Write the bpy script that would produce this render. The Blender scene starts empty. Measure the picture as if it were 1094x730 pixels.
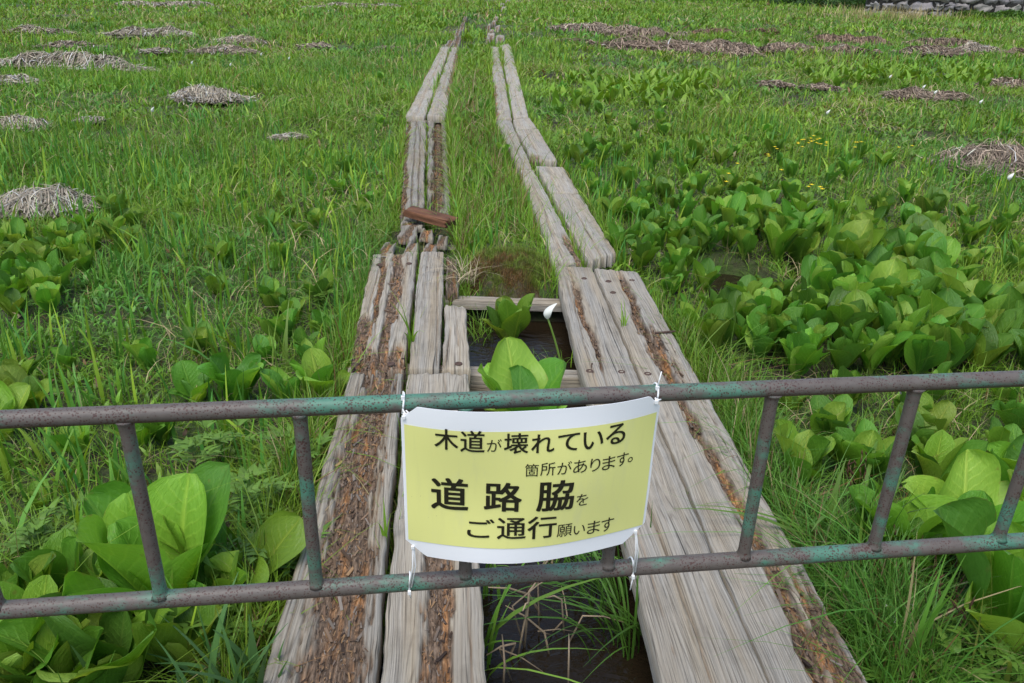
import bpy, math
import numpy as np
from mathutils import Matrix, Vector

rng = np.random.default_rng(11)
SC = bpy.context.scene
COL = SC.collection

# ------------------------------------------------------------------ camera
PW, PH = 1094, 730
FPX, PITCH, ROLL, CH = 852.08, 0.42872, 0.02616, 1.55
_cp, _sp, _cr, _sr = math.cos(PITCH), math.sin(PITCH), math.cos(ROLL), math.sin(ROLL)
FWD = np.array([0, _cp, -_sp]); _up = np.array([0, _sp, _cp]); _r = np.array([1., 0, 0])
RGT = _cr * _r + _sr * _up; UPV = -_sr * _r + _cr * _up
CAM = np.array([0, 0, CH])

def ray(px, py):
    return FWD + RGT * ((px - PW / 2) / FPX) + UPV * ((PH / 2 - py) / FPX)

def back(px, py, z=0.0):
    d = ray(px, py); t = (z - CAM[2]) / d[2]
    return CAM + d * t

cd = bpy.data.cameras.new('camera'); co = bpy.data.objects.new('camera', cd); COL.objects.link(co)
cd.sensor_width = 36; cd.lens = 36 * FPX / PW; cd.clip_end = 2000; cd.clip_start = 0.05
co.matrix_world = Matrix([[RGT[i], UPV[i], -FWD[i], CAM[i]] for i in range(3)] + [[0, 0, 0, 1]])
SC.camera = co

# ------------------------------------------------------------------ helpers
def hash2(ix, iy, seed):
    with np.errstate(over='ignore'):
        h = (ix.astype(np.int64) * 374761393 + iy.astype(np.int64) * 668265263 + seed * 974711) & 0x7fffffff
        h = ((h ^ (h >> 13)) * 1274126177) & 0x7fffffff
        h = h ^ (h >> 16)
    return (h & 0xffff) / 65535.0

def vn(x, y, seed=0):
    x = np.asarray(x, float); y = np.asarray(y, float)
    ix = np.floor(x); iy = np.floor(y); fx = x - ix; fy = y - iy
    fx = fx * fx * (3 - 2 * fx); fy = fy * fy * (3 - 2 * fy)
    a = hash2(ix, iy, seed); b = hash2(ix + 1, iy, seed); c = hash2(ix, iy + 1, seed); d = hash2(ix + 1, iy + 1, seed)
    return (a * (1 - fx) + b * fx) * (1 - fy) + (c * (1 - fx) + d * fx) * fy

def fbm(x, y, seed=0, n=3):
    s = 0; a = .5; t = 0
    for i in range(n):
        s = s + a * vn(x * 2 ** i, y * 2 ** i, seed + i * 17); t += a; a *= .5
    return s / t

def sstep(a, b, x):
    t = np.clip((x - a) / (b - a), 0, 1); return t * t * (3 - 2 * t)

def link(o, parent=None):
    COL.objects.link(o)
    if parent is not None:
        o.parent = parent
    return o

def mesh_np(name, V, F, mat=None, parent=None, col=None, uv=None, attrs=None, smooth=True):
    """V (n,3); F (m,k) equal-size faces, or a list of such arrays."""
    me = bpy.data.meshes.new(name)
    V = np.ascontiguousarray(V, dtype=np.float32)
    Fs = [np.asarray(f, dtype=np.int32) for f in (F if isinstance(F, list) else [F])]
    loops = np.concatenate([f.ravel() for f in Fs])
    starts = []; base = 0
    for f in Fs:
        starts.append(base + np.arange(len(f)) * f.shape[1]); base += f.size
    starts = np.concatenate(starts).astype(np.int32)
    me.vertices.add(len(V)); me.vertices.foreach_set('co', V.ravel())
    me.loops.add(len(loops)); me.loops.foreach_set('vertex_index', loops)
    me.polygons.add(len(starts)); me.polygons.foreach_set('loop_start', starts)
    me.polygons.foreach_set('use_smooth', np.full(len(starts), smooth))
    me.update(calc_edges=True)
    if uv is not None:
        l = me.uv_layers.new(name='UVMap'); l.data.foreach_set('uv', np.asarray(uv, np.float32)[loops].ravel())
    if col is not None:
        a = me.attributes.new('tint', 'FLOAT_COLOR', 'POINT')
        c = np.ones((len(V), 4), np.float32); c[:, :3] = col; a.data.foreach_set('color', c.ravel())
    for k, v in (attrs or {}).items():
        a = me.attributes.new(k, 'FLOAT', 'POINT'); a.data.foreach_set('value', np.asarray(v, np.float32))
    if mat:
        me.materials.append(mat)
    o = bpy.data.objects.new(name, me)
    return link(o, parent)

def empty(name, loc=(0, 0, 0)):
    o = bpy.data.objects.new(name, None); o.location = loc; o.empty_display_size = .1
    return link(o)

def tag(o, label=None, cat=None, group=None, kind=None):
    if label: o['label'] = label
    if cat: o['category'] = cat
    if group: o['group'] = group
    if kind: o['kind'] = kind
    return o

def ribbons(P, S, Wd, C=None):
    """P (N,L,3) centre lines, S (N,3)|(N,L,3) side vectors, Wd (N,L) half widths."""
    N, L, _ = P.shape
    if S.ndim == 2: S = S[:, None, :]
    A = P - S * Wd[..., None]; B = P + S * Wd[..., None]
    V = np.stack([A, B], 2).reshape(-1, 3)
    i = (np.arange(N)[:, None] * L * 2 + np.arange(L - 1)[None] * 2).ravel()
    F = np.stack([i, i + 1, i + 3, i + 2], 1)
    col = None
    if C is not None:
        if C.ndim == 2: C = np.repeat(C[:, None, :], L, 1)
        col = np.repeat(C[:, :, None, :], 2, 2).reshape(-1, 3)
    return V, F, col

def blades(root, h, w, yaw, lean, col, L=4, droop=.35, twist=None, tipcol=None, tipw=.12):
    N = len(root); t = np.linspace(0, 1, L)[None]
    d = np.stack([np.cos(yaw), np.sin(yaw), np.zeros(N)], 1)
    tw = yaw + math.pi / 2 + (rng.normal(0, .5, N) if twist is None else twist)
    S = np.stack([np.cos(tw), np.sin(tw), np.zeros(N)], 1)
    out = (lean * h)[:, None] * t ** 1.7
    up = h[:, None] * (t - droop * np.clip(lean, 0, 1.6)[:, None] * t ** 2.4)
    P = root[:, None, :] + d[:, None, :] * out[..., None]
    P[..., 2] += up
    prof = np.clip(np.minimum(.65 + 1.4 * t, 1) * (1 - t ** 2.2), tipw * .5, 1)
    Wd = .5 * w[:, None] * prof
    C = np.repeat(col[:, None, :], L, 1)
    if tipcol is not None:
        C = C * (1 - (t ** 3)[..., None] * .6) + tipcol[:, None, :] * (t ** 3)[..., None] * .6
    return ribbons(P, S, Wd, C)

def join(parts):
    Vs, Fs, Cs, b = [], [], [], 0
    for V, F, C in parts:
        Vs.append(V); Fs.append(F + b); Cs.append(C); b += len(V)
    return np.concatenate(Vs), np.concatenate(Fs), np.concatenate(Cs)

def tube(P, R, seg=12, cap=True):
    P = np.asarray(P, float); n = len(P); R = np.broadcast_to(np.asarray(R, float), (n,))
    T = np.gradient(P, axis=0); T /= np.linalg.norm(T, axis=1)[:, None] + 1e-12
    ref = np.array([0, 0, 1.]) if abs(T[0][2]) < .9 else np.array([1., 0, 0])
    u = np.cross(ref, T[0]); u /= np.linalg.norm(u)
    rings = []
    for i in range(n):
        u = u - T[i] * (u @ T[i]); u /= np.linalg.norm(u) + 1e-12
        v = np.cross(T[i], u)
        a = np.linspace(0, 2 * math.pi, seg, endpoint=False)
        rings.append(P[i] + R[i] * (np.cos(a)[:, None] * u + np.sin(a)[:, None] * v))
    V = np.concatenate(rings)
    F = []
    for i in range(n - 1):
        for k in range(seg):
            F.append((i * seg + k, i * seg + (k + 1) % seg, (i + 1) * seg + (k + 1) % seg, (i + 1) * seg + k))
    if cap:
        V = np.concatenate([V, P[:1], P[-1:]]); c0 = n * seg; c1 = c0 + 1
        for k in range(0, seg):
            F.append((c0, (k + 1) % seg, k, k)); F.append((c1, (n - 1) * seg + k, (n - 1) * seg + (k + 1) % seg, (n - 1) * seg + (k + 1) % seg))
    F = np.array(F)
    quads = F[F[:, 2] != F[:, 3]]; tris = F[F[:, 2] == F[:, 3]][:, :3]
    return V, quads, tris

class Acc:
    def __init__(s): s.V = []; s.Q = []; s.T = []; s.n = 0; s.C = []
    def add(s, V, Q=None, T=None, col=None):
        if Q is not None and len(Q): s.Q.append(np.asarray(Q) + s.n)
        if T is not None and len(T): s.T.append(np.asarray(T) + s.n)
        s.V.append(V); s.n += len(V)
        if col is not None: s.C.append(np.broadcast_to(np.asarray(col, float), (len(V), 3)))
        return s
    def tube(s, P, R, seg=12, col=None):
        return s.add(*tube(P, R, seg), col=col)
    def box(s, c, sx, sy, sz, ax=None, col=None):
        X, Y, Z = ax if ax is not None else np.eye(3)
        V = np.array([np.asarray(c) + X * sx * i / 2 + Y * sy * j / 2 + Z * sz * k / 2 for i in (-1, 1) for j in (-1, 1) for k in (-1, 1)])
        Q = [(0, 1, 3, 2), (4, 6, 7, 5), (0, 4, 5, 1), (2, 3, 7, 6), (0, 2, 6, 4), (1, 5, 7, 3)]
        return s.add(V, Q, col=col)
    def build(s, name, mat, parent=None, smooth=True):
        F = []
        if s.Q: F.append(np.concatenate(s.Q))
        if s.T: F.append(np.concatenate(s.T))
        return mesh_np(name, np.concatenate(s.V), F, mat, parent, col=np.concatenate(s.C) if s.C else None, smooth=smooth)

# ------------------------------------------------------------------ materials
def newmat(name):
    m = bpy.data.materials.new(name); m.use_nodes = True
    nt = m.node_tree; nt.nodes.clear()
    return m, nt

class N:
    def __init__(s, nt): s.nt = nt
    def __call__(s, typ, ins=None, **kw):
        n = s.nt.nodes.new(typ)
        for k, v in kw.items(): setattr(n, k, v)
        for k, v in (ins or {}).items():
            sock = n.inputs[k]
            if isinstance(v, bpy.types.NodeSocket): s.nt.links.new(v, sock)
            else: sock.default_value = v
        return n
    def math(s, op, a, b=0.0, clamp=False):
        return s('ShaderNodeMath', {0: a, 1: b}, operation=op, use_clamp=clamp).outputs[0]
    def mix(s, f, a, b, mode='MIX'):
        n = s('ShaderNodeMix', None, data_type='RGBA', blend_type=mode)
        for sock, v in ((n.inputs[0], f), (n.inputs[6], a), (n.inputs[7], b)):
            if isinstance(v, bpy.types.NodeSocket): s.nt.links.new(v, sock)
            else: sock.default_value = v if not isinstance(v, tuple) or len(v) == 4 else (*v, 1)
        return n.outputs[2]
    def ramp(s, f, stops):
        n = s('ShaderNodeValToRGB', {0: f}); e = n.color_ramp.elements
        while len(e) < len(stops): e.new(.5)
        for el, (p, c) in zip(e, stops):
            el.position = p; el.color = (*c, 1) if len(c) == 3 else c
        return n.outputs[0]
    def noise(s, vec, scale, detail=4, rough=.55, dist=0):
        return s('ShaderNodeTexNoise', {'Vector': vec, 'Scale': scale, 'Detail': detail, 'Roughness': rough, 'Distortion': dist}).outputs[0]
    def out(s, sh):
        o = s('ShaderNodeOutputMaterial'); s.nt.links.new(sh, o.inputs[0])

def mat_foliage(name, rough=.5, transl=.3, leaf=False, gloss=.35):
    m, nt = newmat(name); n = N(nt)
    col = n('ShaderNodeAttribute', attribute_name='tint').outputs[0]
    oi = n('ShaderNodeObjectInfo')
    geo = n('ShaderNodeNewGeometry')
    nz = n.noise(geo.outputs['Position'], 9 if leaf else 3, 3)
    col = n.mix(n.math('MULTIPLY', nz, .5), col, n.mix(1.0, col, (1.35, 1.12, .7), 'MULTIPLY'))
    bump = None
    if leaf:
        uv = n('ShaderNodeUVMap').outputs[0]
        sx = n('ShaderNodeSeparateXYZ', {0: uv}); b = sx.outputs[0]; a = sx.outputs[1]
        ab = n.math('ABSOLUTE', b)
        mid = n.math('SUBTRACT', 1, n.math('DIVIDE', ab, .07), True)
        ph = n.math('ADD', n.math('MULTIPLY', a, 78), n.math('MULTIPLY', n.math('POWER', ab, .8), -17))
        ph = n.math('ADD', ph, n.math('MULTIPLY', n.noise(uv, 3, 2), 6))
        vein = n.math('POWER', n.math('ADD', n.math('MULTIPLY', n.math('SINE', ph), .5), .5), 7)
        vein = n.math('MULTIPLY', vein, n.math('SUBTRACT', 1, n.math('MULTIPLY', ab, .8)))
        v = n.math('MAXIMUM', mid, n.math('MULTIPLY', vein, .3))
        col = n.mix(n.math('MULTIPLY', v, .62), col, n.mix(1.0, col, (2.3, 1.75, 2.6), 'MULTIPLY'))
        # brown blemishes at some places
        sp = n.noise(geo.outputs['Position'], 23, 2)
        spm = n.math('MULTIPLY', n.math('SUBTRACT', sp, .72), 14, True)
        col = n.mix(n.math('MULTIPLY', spm, .5), col, (.19, .14, .03))
        eb = n.math('MULTIPLY', n.math('SUBTRACT', n.math('ADD', n.math('MAXIMUM', ab, n.math('MULTIPLY', a, .97)), n.math('MULTIPLY', n.noise(geo.outputs['Position'], 31, 3), .5)), 1.24), 9, True)
        col = n.mix(n.math('MULTIPLY', eb, .6), col, (.24, .17, .05))
        hv = n('ShaderNodeHueSaturation', {'Hue': n.math('ADD', .492, n.math('MULTIPLY', oi.outputs['Random'], .022)), 'Saturation': .98,
                                            'Value': n.math('ADD', .72, n.math('MULTIPLY', oi.outputs['Random'], .48)), 'Color': col})
        col = hv.outputs[0]
        hgt = n.math('ADD', n.math('MULTIPLY', v, -1), n.math('MULTIPLY', n.noise(uv, 9, 3), 1.6))
        bump = n('ShaderNodeBump', {'Strength': .5, 'Distance': .006, 'Height': hgt}).outputs[0]
    ins = {'Base Color': col, 'Roughness': rough, 'Specular IOR Level': gloss}
    if bump: ins['Normal'] = bump
    p = n('ShaderNodeBsdfPrincipled', ins)
    tc = n.mix(1.0, col, (1.35, 1.25, .55), 'MULTIPLY')
    ti = {'Color': tc}
    if bump: ti['Normal'] = bump
    t = n('ShaderNodeBsdfTranslucent', ti)
    mx = n('ShaderNodeMixShader', {0: transl, 1: p.outputs[0], 2: t.outputs[0]})
    n.out(mx.outputs[0]); return m

def mat_tint(name, rough=.8, noise_amt=.5, scale=40, bumpd=0.0, spec=.3):
    m, nt = newmat(name); n = N(nt)
    col = n('ShaderNodeAttribute', attribute_name='tint').outputs[0]
    pos = n('ShaderNodeTexCoord').outputs['Object']
    nz = n.noise(pos, scale, 4, .6)
    col = n.mix(n.math('MULTIPLY', nz, noise_amt), col, n.mix(1.0, col, (.45, .42, .4), 'MULTIPLY'))
    ins = {'Base Color': col, 'Roughness': rough, 'Specular IOR Level': spec}
    if bumpd: ins['Normal'] = n('ShaderNodeBump', {'Strength': .8, 'Distance': bumpd, 'Height': nz}).outputs[0]
    n.out(n('ShaderNodeBsdfPrincipled', ins).outputs[0]); return m

def mat_wood():
    m, nt = newmat('weathered_wood'); n = N(nt)
    uv = n('ShaderNodeUVMap').outputs[0]
    rot = n('ShaderNodeAttribute', attribute_name='rot').outputs['Fac']
    tone = n('ShaderNodeAttribute', attribute_name='tone').outputs['Fac']
    # domain warp so that the grain wanders round knots
    wv = n.noise(n('ShaderNodeMapping', {'Vector': uv, 'Scale': (.7, 3.0, 1)}).outputs[0], 1.0, 2)
    warp = n('ShaderNodeCombineXYZ', {0: 0.0, 1: n.math('MULTIPLY', n.math('SUBTRACT', wv, .5), .07), 2: 0.0}).outputs[0]
    vo = n('ShaderNodeTexVoronoi', {'Vector': n('ShaderNodeMapping', {'Vector': uv, 'Scale': (.9, 4.4, 1)}).outputs[0], 'Scale': 1.0, 'Randomness': 1.0})
    kd = vo.outputs['Distance']
    knot = n.math('SUBTRACT', 1, n.math('DIVIDE', kd, .16), True)
    uv2 = n('ShaderNodeVectorMath', {0: uv, 1: warp}, operation='ADD').outputs[0]
    sx = n('ShaderNodeSeparateXYZ', {0: uv2})
    v2 = n.math('ADD', sx.outputs[1], n.math('MULTIPLY', knot, .02))
    uv3 = n('ShaderNodeCombineXYZ', {0: sx.outputs[0], 1: v2, 2: 0.0}).outputs[0]
    def st(su, sv, detail=4, rough=.6):
        return n.noise(n('ShaderNodeMapping', {'Vector': uv3, 'Scale': (su, sv, 1)}).outputs[0], 1.0, detail, rough)
    fine = st(4, 380, 4, .65); mid = st(1.6, 110, 4, .62); broad = st(.9, 14, 3)
    gn = n.noise(n('ShaderNodeMapping', {'Vector': uv3, 'Scale': (.42, 13, 1)}).outputs[0], 1.0, 1.5, .4)
    gf = n.math('FRACT', n.math('MULTIPLY', gn, 26)); gl = n.math('ABSOLUTE', n.math('SUBTRACT', gf, .5))
    brk = n.noise(n('ShaderNodeMapping', {'Vector': uv3, 'Scale': (6, 60, 1)}).outputs[0], 1.0, 3)
    gline = n.math('MULTIPLY', n.math('SUBTRACT', 1, n.math('DIVIDE', gl, .17), True), n.math('MULTIPLY', n.math('SUBTRACT', brk, .3), 3.2, True))
    rings = n('ShaderNodeTexWave', {'Vector': n('ShaderNodeMapping', {'Vector': uv3, 'Scale': (.12, 1, 1)}).outputs[0], 'Scale': 26, 'Distortion': 1.6, 'Detail': 3, 'Detail Scale': 1.2},
              bands_direction='Y').outputs[1]
    f = n.math('ADD', n.math('MULTIPLY', fine, .62), n.math('ADD', n.math('MULTIPLY', mid, .34), n.math('MULTIPLY', rings, .04)))
    base = n.ramp(f, [(.3, (.077, .066, .055)), (.4, (.208, .189, .16)), (.5, (.32, .297, .255)), (.7, (.43, .41, .365))])
    warmc = n.mix(1.0, base, (1.05, .93, .76), 'MULTIPLY')
    base = n.mix(n.math('MULTIPLY', n.math('SUBTRACT', broad, .38), 3.0, True), base, warmc)
    blot = n.noise(uv, 7, 5, .65)
    base = n.mix(n.math('MULTIPLY', n.math('SUBTRACT', blot, .5), 2.4, True), base, n.mix(1.0, base, (.58, .56, .54), 'MULTIPLY'))
    base = n.mix(n.math('MULTIPLY', gline, .62), base, n.mix(1.0, base, (.36, .33, .31), 'MULTIPLY'))
    # lichen / algae tint
    alg = n.noise(uv, 3.1, 5, .7)
    base = n.mix(n.math('MULTIPLY', n.math('SUBTRACT', alg, .6), 2.2, True), base, n.mix(.5, base, (.16, .17, .1)))
    base = n.mix(n.math('MULTIPLY', knot, .75), base, (.1, .085, .07))
    # dark drying checks along the grain
    chk = st(.9, 60, 4, .55)
    chm = n.math('MULTIPLY', n.math('SUBTRACT', .355, chk), 26, True)
    base = n.mix(n.math('MULTIPLY', chm, .85), base, (.035, .03, .026))
    # rot
    rn = n.noise(n('ShaderNodeMapping', {'Vector': uv, 'Scale': (22, 110, 1)}).outputs[0], 1.0, 5, .7)
    rc = n.ramp(rn, [(.3, (.032, .022, .015)), (.44, (.1, .068, .045)), (.57, (.21, .145, .098)), (.7, (.36, .27, .19))])
    og = n.noise(n('ShaderNodeMapping', {'Vector': uv, 'Scale': (3, 30, 1)}).outputs[0], 1.0, 4)
    rc = n.mix(n.math('MULTIPLY', n.math('SUBTRACT', og, .5), 6, True), rc, n.mix(1.0, rc, (2.0, 1.4, .8), 'MULTIPLY'))
    base = n.mix(rot, base, rc)
    base = n.mix(1.0, base, n('ShaderNodeCombineXYZ', {0: tone, 1: tone, 2: tone}).outputs[0], 'MULTIPLY')
    h = n.math('ADD', n.math('ADD', n.math('MULTIPLY', f, .9), n.math('MULTIPLY', gline, -.5)), n.math('MULTIPLY', chm, -.9))
    h = n.math('ADD', h, n.math('MULTIPLY', n.math('MULTIPLY', rot, rn), 1.6))
    bp = n('ShaderNodeBump', {'Strength': .8, 'Distance': .0045, 'Height': h}).outputs[0]
    n.out(n('ShaderNodeBsdfPrincipled', {'Base Color': base, 'Roughness': .85, 'Specular IOR Level': .25, 'Normal': bp}).outputs[0]); return m

def mat_paint():
    m, nt = newmat('flaking_green_paint'); n = N(nt)
    pos = n('ShaderNodeTexCoord').outputs['Object']
    big = n.noise(n('ShaderNodeMapping', {'Vector': pos, 'Scale': (7, 14, 14)}).outputs[0], 1.0, 5, .66)
    grime = n.noise(pos, 60, 5, .7)
    sp = n('ShaderNodeTexVoronoi', {'Vector': pos, 'Scale': 260, 'Randomness': 1.0})
    spn = n.noise(pos, 22, 5, .7)
    thr = n.math('ADD', .02, n.math('MULTIPLY', spn, .95))
    speck = n.math('MULTIPLY', n.math('SUBTRACT', thr, n.math('ADD', sp.outputs['Distance'], n.math('MULTIPLY', sp.outputs['Color'], .32))), 12, True)
    green = n.mix(grime, (.085, .23, .155), (.05, .13, .092))
    grey = n.mix(grime, (.135, .118, .104), (.07, .054, .046))
    col = n.mix(n.math('MULTIPLY', n.math('SUBTRACT', big, .485), 8, True), grey, green)
    col = n.mix(n.math('MULTIPLY', speck, .85), col, (.06, .022, .018))
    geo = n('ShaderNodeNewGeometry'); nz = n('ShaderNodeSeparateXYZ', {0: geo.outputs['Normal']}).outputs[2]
    # pipe underside darkened: shade painted into the colour, along with some rust
    rust_shade = n.math('MULTIPLY', n.math('SUBTRACT', n.math('ADD', n.math('MULTIPLY', nz, -1.0), n.math('MULTIPLY', big, .7)), .55), 2.4, True)
    col = n.mix(n.math('MULTIPLY', rust_shade, .8), col, n.mix(grime, (.055, .032, .024), (.11, .06, .04)))
    h = n.math('ADD', n.math('MULTIPLY', speck, -.6), n.math('MULTIPLY', grime, .5))
    bp = n('ShaderNodeBump', {'Strength': .5, 'Distance': .0015, 'Height': h}).outputs[0]
    n.out(n('ShaderNodeBsdfPrincipled', {'Base Color': col, 'Roughness': .5, 'Specular IOR Level': .4, 'Normal': bp}).outputs[0]); return m

def mat_plain(name, c, rough=.5, spec=.4, noise=.0, scale=30, coat=0, transl=0):
    m, nt = newmat(name); n = N(nt)
    col = n.mix(n.math('MULTIPLY', n.noise(n('ShaderNodeTexCoord').outputs['Object'], scale, 4), noise), (*c, 1), (*[k * .5 for k in c], 1))
    p = n('ShaderNodeBsdfPrincipled', {'Base Color': col, 'Roughness': rough, 'Specular IOR Level': spec, 'Coat Weight': coat, 'Coat Roughness': .2})
    sh = p.outputs[0]
    if transl:
        t = n('ShaderNodeBsdfTranslucent', {'Color': col}); sh = n('ShaderNodeMixShader', {0: transl, 1: sh, 2: t.outputs[0]}).outputs[0]
    n.out(sh); return m

def mat_ground():
    m, nt = newmat('peaty_ground'); n = N(nt)
    pos = n('ShaderNodeNewGeometry').outputs['Position']
    a = n.noise(pos, 3, 6, .65); b = n.noise(pos, 40, 5, .7)
    peat = n.mix(b, (.018, .014, .009), (.075, .058, .035))
    moss = n.mix(b, (.04, .085, .012), (.085, .16, .025))
    col = n.mix(n.math('MULTIPLY', n.math('SUBTRACT', a, .4), 4, True), peat, moss)
    bp = n('ShaderNodeBump', {'Strength': 1, 'Distance': .03, 'Height': b}).outputs[0]
    n.out(n('ShaderNodeBsdfPrincipled', {'Base Color': col, 'Roughness': .95, 'Normal': bp}).outputs[0]); return m

def mat_water():
    m, nt = newmat('dark_bog_water'); n = N(nt)
    pos = n('ShaderNodeNewGeometry').outputs['Position']
    h = n.noise(n('ShaderNodeMapping', {'Vector': pos, 'Scale': (14, 26, 1)}).outputs[0], 1.0, 3, .5, .6)
    bp = n('ShaderNodeBump', {'Strength': .35, 'Distance': .02, 'Height': h}).outputs[0]
    n.out(n('ShaderNodeBsdfPrincipled', {'Base Color': (.016, .011, .006, 1), 'Roughness': .06, 'IOR': 1.35, 'Normal': bp}).outputs[0]); return m

def mat_stone():
    m, nt = newmat('grey_field_stone'); n = N(nt)
    pos = n('ShaderNodeNewGeometry').outputs['Position']
    col = n('ShaderNodeAttribute', attribute_name='tint').outputs[0]
    a = n.noise(pos, 4, 6, .7)
    col = n.mix(a, n.mix(1.0, col, (.5, .48, .46), 'MULTIPLY'), n.mix(1.0, col, (1.3, 1.3, 1.3), 'MULTIPLY'))
    bp = n('ShaderNodeBump', {'Strength': .8, 'Distance': .06, 'Height': a}).outputs[0]
    n.out(n('ShaderNodeBsdfPrincipled', {'Base Color': col, 'Roughness': .9, 'Normal': bp}).outputs[0]); return m

def mat_panel():
    m, nt = newmat('printed_yellow_paper'); n = N(nt)
    pos = n('ShaderNodeTexCoord').outputs['Object']
    col = n.mix(n.math('MULTIPLY', n.noise(pos, 7, 4), .35), (.79, .78, .27), (.74, .735, .30))
    st = n.noise(n('ShaderNodeMapping', {'Vector': pos, 'Scale': (60, 60, 4)}).outputs[0], 1.0, 3)
    col = n.mix(n.math('MULTIPLY', n.math('SUBTRACT', st, .55), .8, True), col, (.6, .58, .26))
    sm = n.noise(n('ShaderNodeMapping', {'Vector': pos, 'Scale': (22, 22, 5)}).outputs[0], 1.0, 6, .7)
    col = n.mix(n.math('MULTIPLY', n.math('SUBTRACT', sm, .56), 1.5, True), col, (.62, .62, .36))
    sp_ = n.noise(pos, 190, 2); col = n.mix(n.math('MULTIPLY', n.math('SUBTRACT', sp_, .745), 12, True), col, (.2, .17, .09))
    n.out(n('ShaderNodeBsdfPrincipled', {'Base Color': col, 'Roughness': .35, 'Specular IOR Level': .4}).outputs[0]); return m

M_GRASS = mat_foliage('grass_blade', .5, .24)
M_LEAF = mat_foliage('broad_leaf', .46, .34, leaf=True, gloss=.38)
M_STRAW = mat_tint('dead_straw', .85, .6, 30)
M_WOOD = mat_wood()
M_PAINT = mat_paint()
M_GROUND = mat_ground(); M_WATER = mat_water(); M_STONE = mat_stone()
M_PANEL = mat_panel()
M_PAPER = mat_plain('white_laminated_paper', (.88, .885, .9), .28, .5, .12, 9)
M_INK = mat_plain('dark_ink', (.018, .017, .008), .4, .4)
M_TIE = mat_plain('white_nylon', (.8, .8, .79), .4, .4, .1, 40)
M_RUST = mat_plain('rusty_iron', (.085, .05, .037), .7, .4, .7, 90)
M_WHITE = mat_plain('white_petal', (.82, .83, .76), .5, .3, .1, 20, transl=.25)
M_YEL = mat_plain('yellow_petal', (.8, .6, .02), .5, .3, transl=.15)
M_DEB = mat_tint('wood_debris', .9, .6, 60)
M_CHUNK = mat_tint('red_brown_timber', .85, .8, 28, .006)

# ------------------------------------------------------------------ boards: pixel quads measured on the photograph -> ground positions
def line_ext(pa, pb, y):           # extend a world line a->b to world y
    t = (y - pa[1]) / (pb[1] - pa[1]); return pa + (pb - pa) * t

def quad(nl, nr, fr, fl, z=0.0, ext=None):
    q = [back(*p, z) for p in (nl, nr, fr, fl)]
    if ext is not None:
        q = [line_ext(q[3], q[0], ext), line_ext(q[2], q[1], ext), q[2], q[3]]
    return np.array(q)

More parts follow.
